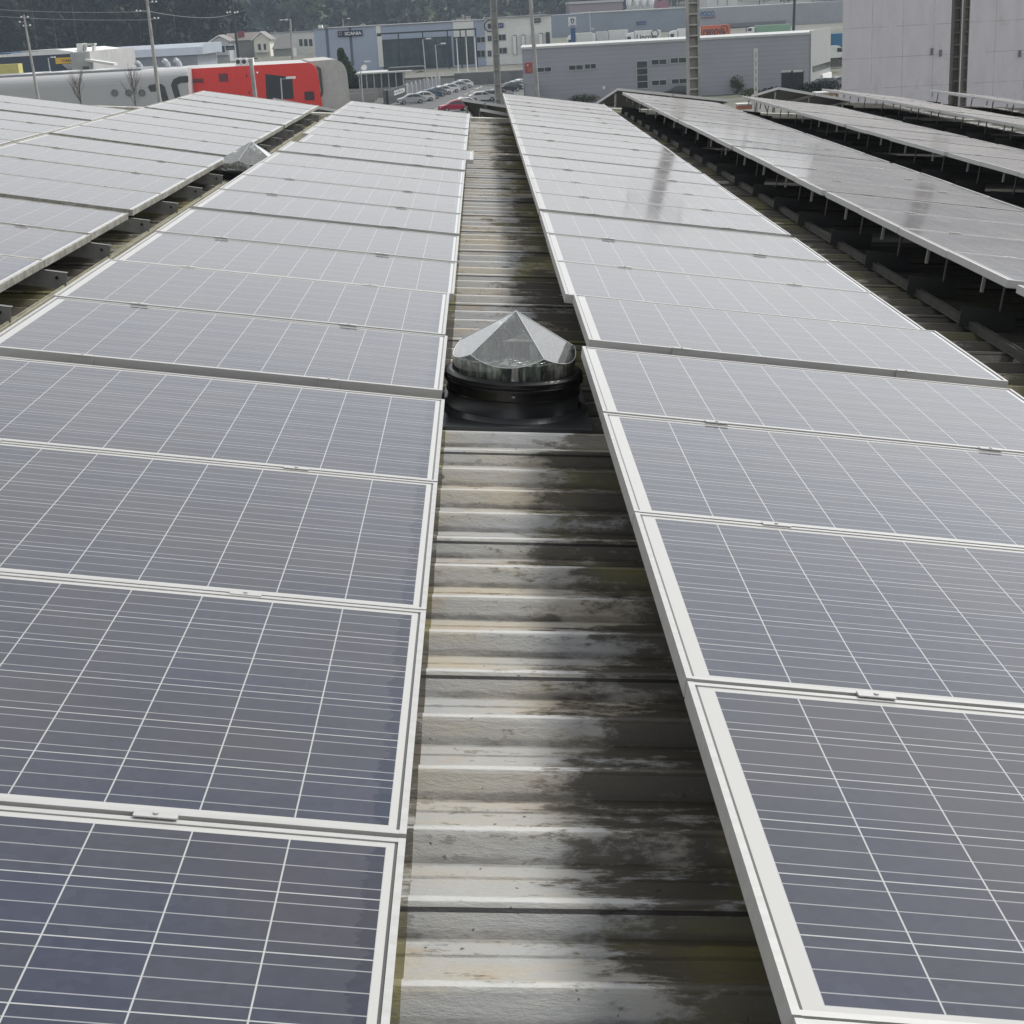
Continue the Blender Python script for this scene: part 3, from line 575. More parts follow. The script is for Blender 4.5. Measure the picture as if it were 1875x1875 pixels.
# flag poles, totem
for i, (px, pyt, pyb) in enumerate(((835, 72, 124), (852, 70, 123), (868, 69, 122))):
    a = at(px+4, pyb, 300); t = thing('flagpole', (a.x, 300, GL2), ['left', 'middle', 'right'][i]+' of three bare white flagpoles before the showroom glass', 'flagpole', 'flagpoles before the showroom')
    z1 = at(px, pyt, 300).z; mb = MB(); mb.tube([(a.x, 300, GL2), (a.x, 300, z1)], .11, 8, .07); mb.part('mast', whitel, t); mb = MB(); mb.tube([(a.x, 300, z1), (a.x, 300, z1+.2)], .16, 8); mb.part('finial', M_('grey_paint'), t)
a = at(1048, 76, 352); z0 = GL2; x = a.x; t = thing('totem_sign', (x, 352, z0), 'tall sign pylon with white shield panel on a blue stem', 'sign')
mb = MB(); mb.box(at(1045, 60, 352).x, at(1053.5, 60, 352).x, 352, 352.6, z0, at(1049, 51, 352).z); mb.part('stem', M_('blue_stem', (.03, .08, .20)), t)
mb = MB(); mb.box(at(1041, 40, 352).x, at(1055, 40, 352).x, 351.9, 352.7, at(1048, 48.5, 352).z, at(1048, 31, 352).z); hd = mb.part('sign_head', M_('totem_white', (.58, .60, .63)), t)
c = at(1048, 38.5, 351.8); mb = MB(); w2, h2 = .42, .62
mb.prism([(c.x-w2, 351.85, c.z+h2*.5), (c.x, 351.85, c.z+h2), (c.x+w2, 351.85, c.z+h2*.5), (c.x+w2*.7, 351.85, c.z-h2*.5), (c.x, 351.85, c.z-h2), (c.x-w2*.7, 351.85, c.z-h2*.5)], (0, -.05, 0)); mb.cur = 1
mb.box(c.x-.13, c.x+.13, 351.75, 351.8, c.z-.3, c.z+.3); mb.part('shield', [navy, M_('totem_white')], t)
mb = MB(); mb.box(at(1043, 40, 352).x, at(1053.5, 40, 352).x, 351.8, 351.9, at(1048, 48.2, 352).z, at(1048, 46.8, 352).z); mb.part('lettering', navy, hd)
# --- far blue-grey warehouses behind the truck park
GT = GZ+3.5
F = Fac(560, 'distribution_warehouse', 'very long blue-grey warehouse behind the parked trucks', 1030, 60)
z1, z2 = F.z(1160, 20), F.z(1340, 10)
mb = MB(); mb.box(F.x(1000, 40), F.x(1270, 40), 560, 640, GT, z1); mb.cur = 1; mb.box(F.x(1270, 40), F.x(1560, 30), 559, 640, GT, z2-.4); mb.part('wall', [weathered('slate_clad', (.25, .285, .34), .5, 0, .25, .1), weathered('slate_clad2', (.32, .335, .36), .5, 0, .25, .1)], F.t)
mb = MB(); mb.box(F.x(1068, 25), F.x(1270, 15), 559.6, 640, z1, z1+.3); mb.part('parapet', M_('roof_trim'), F.t)
plaque(F, 1165, 39.5, 1183, 45, M_('sign_blue', (.02, .06, .16)), 'Tecnica', M_('pale_blue', (.3, .4, .6)), .3, .95, .55)
mb = MB(); X0, X1, Z0, Z1 = F.rect(mb, 1282, 31.5, 1309, 32.5, -1.5, -1.2); o = mb.part('sign', M_('sign_line', (.2, .08, .1)), F.t)
text_part('POCO', M_('letter_blue', (.04, .13, .32)), o, V((X0, 558.7, Z0+.6)), V((X1-.3, 558.7, Z0+.6)), h=1.75, bold=.03)
mb = MB(); F.rect(mb, 1330, 43, 1436, 44.6, -2.6, -1.1); F.rect(mb, 1515, 50, 1545, 51.5, -2.6, -1.1); mb.part('canopy', M_('vent_grey'), F.t)
F = Fac(700, 'far_factory', 'pale far factory roof with white boxes above the warehouse skyline', 1040, 20)
mb = MB(); mb.box(F.x(1043, 8), F.x(1140, 4), 700, 760, GT+2, F.z(1090, 6.5)); mb.part('wall', M_('far_pink', (.30, .25, .26)), F.t)
mb = MB(); mb.box(F.x(1042, 8), F.x(1142, 4), 699, 760, F.z(1090, 5.5), F.z(1090, 1)); mb.part('roof', M_('far_roof', (.5, .48, .48)), F.t)
F = Fac(690, 'white_depot', 'white loading hall beyond the warehouse roof right of the big concrete pole', 1294, 15)
mb = MB(); mb.box(F.x(1294, 8), F.x(1350, 4), 690, 730, GT, F.z(1320, -6)); mb.part('wall', M_('white_cladding'), F.t)
mb = MB()
for px in (1313.5, 1331): F.rect(mb, px, -6, px+1, 9, -.4, 0)
mb.part('column', M_('vent_grey'), F.t)
F = Fac(680, 'red_shed', 'small faded red shed above the warehouse roof line left of the big pole', 1208, 15)
mb = MB(); mb.box(F.x(1207, 8), F.x(1224, 8), 680, 700, GT, F.z(1215, 1)); mb.part('wall', M_('faded_red', (.32, .12, .15)), F.t)
for i, px in enumerate((1152, 1166, 1179, 1192)):
    a = at(px, 14, 660); t = thing('silo', (a.x, 660, GT), ORD[i]+' from left of four pale batching silos on the skyline', 'silo', 'pale silos above the warehouse')
    mb = MB(); z = at(px, 2, 660).z; mb.lathe([(.3, GT+7.5), (1.3, z-1.2), (1.3, z+1.6), (.9, z+2.2)], (a.x, 660, 0), 10); mb.part('tank', whitel, t)
    mb = MB()
    for s in (-1, 1): mb.tube([(a.x+s*1.2, 659, GT), (a.x+s*.9, 659, z)], .12, 5); mb.tube([(a.x+s*1.2, 659, GT+6), (a.x-s*1.1, 659, z-1)], .09, 5)
    mb.part('leg', M_('grey_paint'), t)

# ------------------------------------------------------------------ red and grey rounded building
F = Fac(236, 'red_building', 'bright red box building with white rounded end wall beyond the left rows', 585, 187)
redm = weathered('red_paint', (.78, .035, .025), .5, 0, .12, .3); tubem, n, b = newmat('tube_grey'); b.inputs['Base Color'].default_value = (.44, .445, .45, 1); b.inputs['Roughness'].default_value = .45
zt = F.z(470, 119.5); x0, x1 = F.x(288, 126), F.x(583, 150)
mb = MB(); r = 1.6; pts = [(x0, 236, GZ), (x1+.3, 236, GZ), (x1, 236, zt-r)]+[(x1-r+r*math.cos(t_), 236, zt-r+r*math.sin(t_)) for t_ in (.4, .8, 1.2)]+[(x1-r, 236, zt), (x0, 236, zt)]
mb.prism(pts, (0, .4, 0)); mb.cur = 1; mb.box(x0, x1-r, 236.4, 262, GZ, zt-.05); mb.part('wall', [redm, M_('roof_trim')], F.t)
xe = F.x(634, 140); r = 1.9                                 # white end piece, a rounded slab
pts = [(x1+.3, 236.3, GZ), (xe+.2, 237, GZ), (xe+.1, 237, zt-r)]+[(xe-r+r*math.cos(t_), 237, zt+.25-r+r*math.sin(t_)) for t_ in (.3, .6, .9, 1.2)]+[(xe-r, 237, zt+.25), (x1-r*.6, 236.3, zt+.15)]
mb = MB(); mb.prism(pts, (-3.6, 22, 0)); mb.part('end_wall', M_('warm_white', (.47, .46, .435)), F.t)
mb = MB(); pts = []
def P2(px, py, dy=-.06): q = at(px, py, 236); return V((q.x, 236+dy, q.z))
mb.prism([P2(578, 121), P2(583, 122), P2(588, 126), P2(590, 150), P2(592, 168), P2(590, 176), P2(586, 178), P2(588, 166), P2(585, 148), P2(583, 130)], (0, .05, 0)); mb.part('trim_band', M_('band_dark', (.05, .055, .055)), F.t)
mb = MB(); mb.prism([P2(486, 135.5), P2(535, 141.5), P2(538, 181), P2(488, 181)], (0, .05, 0)); mb.part('gate', M_('gate_dark', (.025, .028, .034)), F.t)
for r in ((400, 135, 418, 149), (450, 136, 453, 141), (455, 167, 458, 172)): mb = MB(); F.rect(mb, *r, -.07, -.01); mb.part('window', M_('red_window', (.16, .03, .035)), F.t)
mb = MB(); F.rect(mb, 557, 168, 576, 183, -.07, -.01); mb.part('window', M_('red_window2', (.06, .02, .025)), F.t)
mb = MB(); F.rect(mb, 345, 145, 373, 151, -.07, -.01); mb.part('slot', M_('red_window'), F.t)
for px in (431, 442, 454):
    mb = MB(); a = at(px, 117, 240); b = at(px+9, 106, 240); mb.box(a.x, b.x, 240, 241, zt-.05, b.z); o = mb.part('air_unit', whitel, F.t)
    mb = MB(); mb.lathe([(0, 0), (.33, 0), (.33, .06)], (0, 0, 0), 12, Matrix.Translation(((a.x+b.x)/2, 239.98, (b.z+zt)/2)) @ Matrix.Rotation(math.pi/2, 4, 'X')); mb.part('fan', M_('mullion'), o)
# grey tube wing: rounded top edge, runs off to the left
F = Fac(232, 'tube_building', 'long grey rounded metal building with three porthole windows on the left', 200, 200)
zt = F.z(180, 137)+.3; xr = F.x(344, 150); xl = F.x(0, 160)-45; r = 1.7
def tube_prof(x, sc=1.):
    return [(x, 232, GZ), (x, 232, zt-r)]+[(x, 232+r-r*math.cos(t_), zt-r+r*math.sin(t_)) for t_ in (.25, .5, .75, 1., 1.25, 1.5708)]+[(x, 246, zt), (x, 246, GZ)]
a, b = tube_prof(xl), tube_prof(xr); k = len(a)
mb = MB(); mb.add(a+b, [(i, i+1, k+i+1, k+i) for i in range(k-1)]+[tuple(range(k)), tuple(range(2*k-1, k-1, -1))]); mb.part('shell', tubem, F.t, smooth=False)
mb = MB()
for px in (210, 236, 260):
    c = at(px, 170, 232); m_ = Matrix.Translation((c.x, 231.98, c.z)) @ Matrix.Rotation(math.pi/2, 4, 'X')
    o = MB(); o.lathe([(.50, 0), (.50, .12), (.40, .12), (.40, .02)], (0, 0, 0), 20, m_); o = o.part('porthole', M_('ring_grey', (.16, .165, .165)), F.t)
    q = MB(); q.lathe([(0, .03), (.40, .03)], (0, 0, 0), 20, m_); q.part('pane', M_('pane_grey', (.20, .21, .21)), o)
def P3(px, py, dy=-.05): q = at(px, py, 232); return V((q.x, 232+dy, q.z))
mb = MB()
mb.prism([P3(271, 160), P3(273, 156), P3(285, 153.5), P3(296, 154), P3(302, 159), P3(310, 186), P3(299, 190), P3(292, 167), P3(276, 168)], (0, .04, 0))
mb.prism([P3(345, 139), P3(345, 151), P3(330, 152), P3(325, 156), P3(331, 180), P3(321, 182), P3(313, 155), P3(318, 145), P3(328, 140)], (0, .04, 0))
mb.part('logo_band', M_('band_dark'), F.t)
mb = MB(); mb.box(xl, xr-7, 233.6, 246.2, zt, zt+.25); mb.cur = 1
for px in (48, 105, 178): a = at(px, 146, 236); mb.box(a.x-1.2, a.x+1.6, 234.4, 245, zt+.26, zt+.30)
mb.part('roof', [M_('roof_trim2'), M_('skylight_strip', (.55, .57, .57))], F.t)
for i, (px, py) in enumerate(((255, 118), (305, 114), (326, 113))):
    a = at(px, py, 244); mb = MB(); h = [GZ, 0]; mb.tube([(a.x+.2, 244, zt), (a.x, 244, a.z)], .42, 12); mb.tube([(a.x, 244, a.z), (a.x-.45, 243.7, a.z+.35)], .40, 12); mb.part('vent_pipe', M_('grey_paint'), F.t)

# ------------------------------------------------------------------ left business park
F = Fac(330, 'dark_store', 'dark blue store with yellow sign at the upper left', 60, 150)
mb = MB(); x0, x1 = F.x(-60, 120), F.x(135, 100); zt = F.z(70, 101.5); mb.box(x0, x1, 330, 372, GL2, zt); mb.part('wall', weathered('dark_blue', (.025, .038, .065), .5, 0, .2, .3), F.t)
mb = MB(); mb.prism([(x0, 329.8, zt), (x1, 329.8, zt), (x1, 329.8, zt+.4), (F.x(105, 96), 329.8, zt+.95), (x0, 329.8, zt+.25)], (0, 42, 0)); mb.part('roof', M_('white_paint'), F.t)
plaque(F, 102, 106, 136, 115.5, M_('sign_yellow', (.80, .48, .03)), 'THERM', M_('sign_ink', (.05, .04, .02)), .33, .95, .45, bold=.02)
mb = MB()
for i in range(4): F.rect(mb, 115+i*3, 117.5+i*2.6, 136, 118.8+i*2.6, -.4, -.3)
mb.part('stripe', M_('grey_paint'), F.t)
F = Fac(332, 'pale_block', 'pale concrete office block with slanted canopy beside the yellow sign', 150, 150)
zt = F.z(155, 94.5); mb = MB(); mb.box(F.x(135, 100), F.x(171, 100), 329, 372, GL2, zt); mb.part('wall', weathered('pale_wall', (.42, .42, .41), .7, 0, .3, .4), F.t)
mb = MB(); mb.box(F.x(135, 80), F.x(146, 80), 334, 338, zt, F.z(140, 80)); F.rect(mb, 148, 81, 151, 93, 2, 4); F.rect(mb, 163, 81, 169, 95, 2, 4); F.rect(mb, 148, 80.5, 169, 83, 2, 4); mb.part('roof_unit', M_('white_cladding'), F.t)
mb = MB(); a, b, c_ = at(155, 108, 327), at(208, 116, 327), at(156, 112, 327); mb.prism([a, b, V((b.x, b.y, b.z-.5)), c_], (0, 4, 0)); mb.part('canopy', M_('white_cladding'), F.t)
mb = MB(); F.rect(mb, 158, 121, 170, 128, -3.1, -3); mb.part('window', winm, F.t)
F = Fac(400, 'long_shed', 'long light-blue metal shed with rounded roof end behind the red building', 260, 130)
mb = MB(); zt = F.z(280, 84); mb.box(F.x(170, 100), F.x(360, 96), 400, 430, GL2+.5, F.z(280, 98)); mb.part('wall', weathered('shed_wall', (.30, .33, .38), .5, 0, .2, .4), F.t)
z0 = F.z(280, 104); z1 = zt; xa, xb = F.x(178, 100), F.x(371, 90)
mb = MB(); mb.prism([(xa, 399, z0), (xa, 400.5, z1-.8), (xa, 404, z1), (xa, 430, z1), (xa, 430, z0)], (xb-xa, 0, 0)); mb.part('roof', weathered('shed_roof', (.36, .40, .46), .4, 0, .2, .2), F.t)
mb = MB(); F.rect(mb, 205, 112, 222, 126, -.1, 0); mb.part('door', M_('mullion'), F.t)
F = Fac(390, 'back_shed', 'low grey flat-roofed shed behind the dark blue store', 90, 110)
mb = MB(); mb.box(F.x(45, 100), F.x(133, 92), 390, 410, GL2, F.z(90, 93)); mb.part('wall', M_('shed_wall'), F.t); mb = MB(); mb.box(F.x(41, 95), F.x(134, 90), 389, 411, F.z(90, 93), F.z(90, 91)); mb.part('roof', M_('roof_trim'), F.t)
F = Fac(420, 'blue_shed', 'small blue-roofed shed at the far left edge', 5, 110)
mb = MB(); mb.box(F.x(-20, 105), F.x(22, 100), 420, 440, GL2, F.z(5, 97)); mb.part('wall', M_('deep_blue', (.05, .12, .2)), F.t)
# ------------------------------------------------------------------ vehicles
def wheel(mb, x, y, z, r, w_=.2): mb.tube([(x, y-w_/2, z), (x, y+w_/2, z)], r, 14)
def car(px, py, col, label, head, kind='hatch', z=None, group='cars parked along the road', sc=1.0):
    p = gr(px, py, z if z is not None else GZ+.02)
    t = bpy.data.objects.new('parked_car', None); C.objects.link(t); t.location = p; t.rotation_euler = (0, 0, head); t.scale = (sc,)*3; tag(t, label, 'car', group)
    L, W, H = 4.1, 1.74, 1.48
    if kind == 'van': L, H = 5.0, 2.3
    key = (kind, 'x')
    prof = {'hatch': [(-2.03, .30), (-2.05, .62), (-1.98, .82), (-1.15, .97), (-.45, 1.38), (.1, 1.48), (1.1, 1.44), (1.72, 1.05), (2.0, .92), (2.05, .5), (2.0, .3)],
            'van': [(-2.5, .35), (-2.5, .85), (-2.3, 1.05), (-1.75, 1.2), (-1.25, 2.05), (-.8, 2.3), (2.4, 2.3), (2.5, 2.0), (2.5, .4)]}[kind]
    # body built as stacked sections: lower full width, glasshouse narrowing upwards
    def halfw(z_): return W/2*(1.0 if z_ < .95 else max(.70, 1-(z_-.95)*.42)) if kind == 'hatch' else W/2*(1. if z_ < 1.2 else .94)
    zs = sorted({q[1] for q in prof})
    mb = MB(); n = len(prof)
    Lh = [(x, -halfw(z_)*(.93 if i in (0, 1, n-1, n-2) else 1), z_) for i, (x, z_) in enumerate(prof)]; Rh = [(x, -y, z_) for x, y, z_ in Lh]
    mb.add(Lh+Rh, [tuple(range(n))[::-1], tuple(range(n, 2*n))]+[(i, (i+1) % n, (i+1) % n+n, i+n) for i in range(n)])
    pm_ = M_('car_'+col[0], col[1], rough=.25, amt=.06); child('body', mb.mesh('body', pm_), t)
    g = MB()
    if kind == 'hatch':
        def sidepane(pts):
            for s in (-1, 1): g.poly([(x, s*(halfw(z_)+.012), z_) for x, z_ in (pts if s < 0 else pts[::-1])])
        sidepane([(-.95, 1.0), (-.42, 1.32), (.12, 1.38), (.12, 1.0)]); sidepane([(.2, 1.0), (.2, 1.38), (1.0, 1.35), (1.45, 1.08), (1.4, 1.0)])
        w0, w1 = halfw(1.02)*.92, halfw(1.34)*.92
        g.poly([(-1.09, -w0, 1.025), (-1.09, w0, 1.025), (-.53, w1, 1.355), (-.53, -w1, 1.355)]); g.poly([(1.20, -w1, 1.395), (1.20, w1, 1.395), (1.66, w0, 1.115), (1.66, -w0, 1.115)])
    else:
        for s in (-1, 1): g.poly([(x, s*(W/2*.95+.02), z_) for x, z_ in ((-1.6, 1.3), (-1.2, 1.95), (-.5, 1.95), (-.5, 1.3))][::s])
        g.poly([(-1.74, -.7, 1.25), (-1.74, .7, 1.25), (-1.3, .65, 2.0), (-1.3, -.65, 2.0)])
    child('window', g.mesh('window', winm), t)
    for wx in ((-1.28, 1.27) if kind == 'hatch' else (-1.6, 1.6)):
        for s in (-1, 1):
            wb = MB(); wheel(wb, wx, s*(W/2-.09), .31, .31); o = child('wheel', wb.mesh('wheel', black), t)
            hb = MB(); hb.tube([(wx, s*(W/2-.0), .31), (wx, s*(W/2+.015), .31)], .19, 12); child('hubcap', hb.mesh('hubcap', M_('hub', (.45, .46, .47), rough=.3, metal=.6)), o)
    x_ = prof[1][0]
    for s in (-1, 1):
        lb = MB(); lb.box(x_-.005+.02, x_+.16, s*.62-.17, s*.62+.17, .60, .74); child('headlight', lb.mesh('headlight', M_('lampglass', (.6, .62, .62), rough=.15)), t)
        lb = MB(); lb.box(prof[-2][0]-.14, prof[-2][0]+.015, s*.68-.12, s*.68+.12, .66, .9); child('taillight', lb.mesh('taillight', M_('tail', (.35, .02, .02), rough=.2)), t)
    lb = MB(); lb.box(prof[0][0]-.03, prof[0][0]+.1, -.72, .72, .28, .45); lb.box(prof[-1][0]-.08, prof[-1][0]+.05, -.72, .72, .28, .45); child('bumper', lb.mesh('bumper', M_('bumper', (.05, .05, .055))), t)
    return t
WH, SI, GY, BL, RD, DK, BK = ('white', (.72, .73, .72)), ('silver', (.42, .44, .46)), ('grey', (.22, .23, .24)), ('blue', (.04, .10, .16)), ('red', (.38, .015, .05)), ('dark', (.05, .05, .055)), ('beige', (.4, .38, .33))
car(753, 190, SI, 'silver hatchback, nearest of the slanted row beside the black gate wall', .25)
car(772, 186, WH, 'white hatchback between the silver hatchback and the blue car', .30)
car(783, 181.5, BL, 'dark blue hatchback in the slanted row of parked cars', .42)
car(794, 177.5, GY, 'grey hatchback just behind the dark blue one', .42)
car(806, 174, WH, 'white car in the middle of the slanted parked row', .45)
car(820, 170, WH, 'white car before the last silver and white cars of the row', .45)
car(835, 165.5, SI, 'silver car next to last in the slanted row', .48)
car(845, 161.5, WH, 'white car at the far end of the slanted row by the painted arc', .48)
car(832, 204, RD, 'red hatchback half hidden behind the far edge of the left panel row', .30, group=None)
car(846, 199, WH, 'white car just behind the red hatchback', .3, group=None)
car(884, 186, WH, 'white car right of the road, near the far tilted panels', 3.3, group='cars on the right side of the road')
car(899, 183.5, GY, 'grey car beside the thick pole foot at the road', 3.3, group='cars on the right side of the road')
car(915, 181, SI, 'silver car right behind the thick pole foot', 3.3, group='cars on the right side of the road')
car(931, 168, DK, 'dark car at the corner of the grey metal hall', .5, group='cars on the right side of the road')
car(941, 164.5, SI, 'silver car at the corner of the grey metal hall', .5, group='cars on the right side of the road')
car(951, 161, WH, 'white car touching the hall corner, farthest of three', .5, group='cars on the right side of the road')
car(1243, 178, DK, 'dark car left of the big concrete pole in front of the hall', .1, group=None)
car(1505, 163, DK, 'dark car by the side door of the metal hall', .3, group=None)
car(1533, 160, GY, 'grey car tight against the concrete building edge', .3, group=None)
car(790, 139, WH, 'white delivery van behind the fence by the canteen', 3.3, 'van', group=None)
car(1524, 110, WH, 'small white van in the yard below the blue lorry', 3.3, 'van', group=None, z=GZ+2)
car(553, 98, WH, 'white car on the street by the white garden wall', .2, z=GZ+3, group=None)
car(465, 115, WH, 'white car low behind the roof of the red building', .2, z=GZ+2.6, group=None)
car(494, 113, DK, 'dark car low behind the roof of the red building', .2, z=GZ+2.6, group=None)
def truck(px, pyt, px2, Y, col, label, zb=None, face='left', txt=None, tcol=None, gname='white lorries in the truck park'):
    a = at(px, pyt, Y); b = at(px2, pyt, Y); zg = zb if zb is not None else gheight(0, Y); t = thing('lorry', (a.x, Y, zg), label, 'lorry', gname)
    mb = MB(); mb.box(a.x, b.x, Y, Y+2.5, zg+1.1, a.z); mb.part('trailer', col, t)
    if txt:
        text_part(txt, tcol, t, V((a.x+(b.x-a.x)*.05, Y, zg+1.5)), V((a.x+(b.x-a.x)*.82, Y, zg+1.5)), h=(a.z-zg-1.1)*.55, bold=.02)
        mb = MB(); mb.lathe([(.95, 0), (.95, .05), (.75, .05)], (0, 0, 0), 16, Matrix.Translation((b.x-1.5, Y-.03, zg+2.9)) @ Matrix.Rotation(math.pi/2, 4, 'X')); mb.part('emblem', tcol, t)
    cx = a.x-2.3 if face == 'left' else b.x+.3
    mb = MB(); mb.prism([(cx, Y+.05, zg+.5), (cx+2, Y+.05, zg+.5), (cx+2, Y+.05, a.z-.3), (cx+.5, Y+.05, a.z-.5), (cx, Y+.05, a.z-1.4)], (0, 2.4, 0)); cb = mb.part('cab', whitel, t)
    mb = MB(); mb.box(cx+.3, cx+1.2, Y+.01, Y+.05, zg+1.7, zg+2.5); mb.box(cx-.02, cx, Y+.3, Y+2.2, zg+1.6, zg+2.5); mb.part('window', winm, cb)
    for q in (cx+1, a.x+1.5 if face == 'right' else b.x-1.2, (a.x+b.x)/2+1.5):
        mb = MB(); mb.tube([(q, Y-.02, zg+.5), (q, Y+2.4, zg+.5)], .5, 12); mb.part('wheel', black, t)
wt = whitel
truck(1055, 61, 1085, 395, M_('trailer_grey', (.66, .67, .66)), 'grey-white lorry nearest to the tall sign pylon')
truck(1092, 58.5, 1112, 400, M_('trailer_pale', (.55, .57, .57)), 'pale lorry second right of the tall sign pylon')
truck(1115, 56, 1150, 405, M_('trailer_grey'), 'white-roofed box lorry in the middle of the truck park')
truck(1163, 57, 1210, 395, wt, 'bright white long trailer with black script lettering low on its side', txt='Lincoln', tcol=M_('ink', (.03, .03, .03)))
truck(1242, 53, 1262, 398, wt, 'white lorry just left of the big concrete pole')
truck(1285, 47.5, 1337, 402, M_('renova_orange', (.60, .14, .06)), 'orange curtain-side trailer with dark lettering right of the big pole', txt='renova', tcol=M_('ink_red', (.07, .02, .02)), gname=None)
truck(1384, 47, 1448, 415, M_('green_trailer', (.25, .42, .30)), 'green and white tanker trailer behind the hall roof', gname=None)
truck(1517, 62, 1560, 280, M_('blue_tarp', (.04, .17, .32)), 'blue tarpaulin lorry with white roof at the edge of the concrete building', zb=GZ+1.5, face='left', gname=None)
truck(0-30, 120, 33, 262, M_('yellow_trailer', (.55, .50, .16)), 'pale yellow lorry at the far left edge before the dark blue store', zb=GZ, face='left', gname=None)
# ------------------------------------------------------------------ houses at left centre
def house(px0, px1, pye, pyr, Y, gz, wm, rm, label, dep=9):
    a, b = at(px0, pye, Y), at(px1, pye, Y); z0 = a.z*.5+b.z*.5; zr = at((px0+px1)/2, pyr, Y).z; xm_ = (a.x+b.x)/2
    t = thing('house', (a.x, Y, gz), label, 'house')
    mb = MB(); mb.prism([(a.x, Y, gz), (b.x, Y, gz), (b.x, Y, z0), (xm_, Y, zr-.25), (a.x, Y, z0)], (0, dep, 0)); mb.part('wall', wm, t)
    o = .7; th = .35; mb = MB(); k = (zr-z0)/(xm_-a.x)
    for s in (-1, 1):
        e = xm_+s*(b.x-xm_+o); mb.prism([(xm_, Y-.6, zr), (e, Y-.6, z0-k*o), (e, Y-.6, z0-k*o+th), (xm_, Y-.6, zr+th)], (0, .25, 0))
        mb.cur = 1; mb.prism([(xm_, Y-.35, zr+.01), (e, Y-.35, z0-k*o+.01), (e, Y-.35, z0-k*o+th), (xm_, Y-.35, zr+th)], (0, dep+.8, 0)); mb.cur = 0
    mb.part('roof', [whitel, rm], t)
    for q0, q1 in ((.25, .42), (.6, .75)):
        mb = MB(); w_ = b.x-a.x; mb.box(a.x+w_*q0, a.x+w_*q1, Y-.06, Y, gz+(z0-gz)*.45, gz+(z0-gz)*.75); mb.part('window', winm, t)
    mb = MB(); mb.box(a.x+.3, b.x-.3, Y-1.3, Y-.05, gz+(z0-gz)*.32, gz+(z0-gz)*.36); mb.part('balcony', M_('roof_trim'), t)
gh = gheight(0, 470)
rt_ = M_('old_tiles', (.20, .175, .16)); 
house(386, 418, 75, 66, 450, gheight(0, 450), M_('pale_grey_wall', (.50, .52, .54)), rt_, 'pale grey gabled house left of the two poles')
house(464, 493, 71, 59.5, 455, gheight(0, 455), M_('cream_wall', (.70, .68, .58)), rt_, 'cream white gabled house with small dark windows')
t = thing('house', (at(440, 90, 462).x, 462, gheight(0, 462)), 'low tiled house stretching between the grey and the cream gabled houses', 'house')
mb = MB(); a, b = at(415, 72, 462), at(468, 70, 462); zb = gheight(0, 462); mb.box(a.x, b.x, 462, 470, zb, a.z-.4); mb.part('wall', M_('dull_wall', (.3, .3, .28)), t)  # plain dull grey house wall
mb = MB(); mb.prism([(a.x-.5, 461, a.z-.5), (a.x-.5, 466, at(440, 60, 466).z), (a.x-.5, 471, a.z-.5)], (b.x-a.x+1, 0, 0)); r0 = mb.part('roof', rt_, t)
mb = MB(); c_ = at(439, 68, 461); mb.box(c_.x-.9, c_.x+1.1, 463, 464, c_.z-1, c_.z+1.6); mb.part('chimney', M_('dark_red', (.22, .04, .06)), r0)
t = thing('house', (at(520, 90, 440).x, 440, gheight(0, 440)), 'grey-roofed outbuilding right of the cream gabled house', 'house')
mb = MB(); a, b = at(500, 90, 440), at(536, 88, 440); zb = gheight(0, 440); mb.box(a.x, b.x, 440, 448, zb, a.z); mb.part('wall', M_('dull_wall'), t)
mb = MB(); mb.prism([(a.x-.3, 439, a.z), (a.x+1.5, 444, at(510, 65, 444).z), (b.x-.5, 444, at(530, 64, 444).z), (b.x+.3, 439, a.z)], (0, .3, 0)); mb.part('roof', M_('grey_slate', (.17, .17, .165)), t)
t = thing('villa', (at(560, 80, 480).x, 480, gheight(0, 480)), 'long white villa directly left of the blue-grey showroom', 'house')
mb = MB(); a, b = at(490, 62, 480), at(575, 57, 480); mb.box(a.x, b.x, 480, 490, gheight(0, 480), a.z); mb.part('wall', M_('white_cladding'), t)
mb = MB(); mb.box(a.x-.3, b.x+.3, 479.5, 490.5, a.z, a.z+.25); mb.part('roof', M_('roof_trim2'), t)
mb = MB()
for px in (551, 560, 569): q = at(px, 78, 480); mb.box(q.x-.5, q.x+.5, 479.9, 480, q.z-1, q.z+1)
mb.part('window', winm, t)
mb = MB(); a, b = at(472, 113, 380), at(575, 106, 380); mb.box(a.x, b.x, 380, 380.3, gheight(0, 380), a.z+.9); mb.top('garden_wall', M_('cream_wall'), 'long cream garden wall below the houses, behind the red building', 'wall')
t = thing('street_sign', (at(413, 112, 400).x, 400, gheight(0, 400)), 'dark square sign on a white post before the grey gabled house', 'sign')
a = at(413, 84, 400); mb = MB(); mb.box(a.x, a.x+2.2, 400, 400.15, at(416, 92, 400).z, a.z); s0 = mb.part('board', navy, t)
text_part('HOTEL', M_('grey_paint'), s0, V((a.x+.3, 400, a.z-.8)), V((a.x+1.9, 400, a.z-.8)), h=.35)
mb = MB(); mb.tube([(a.x+2.3, 400.1, gheight(0, 400)), (a.x+2.3, 400.1, a.z+.6)], .12, 6); mb.part('mast', whitel, t)
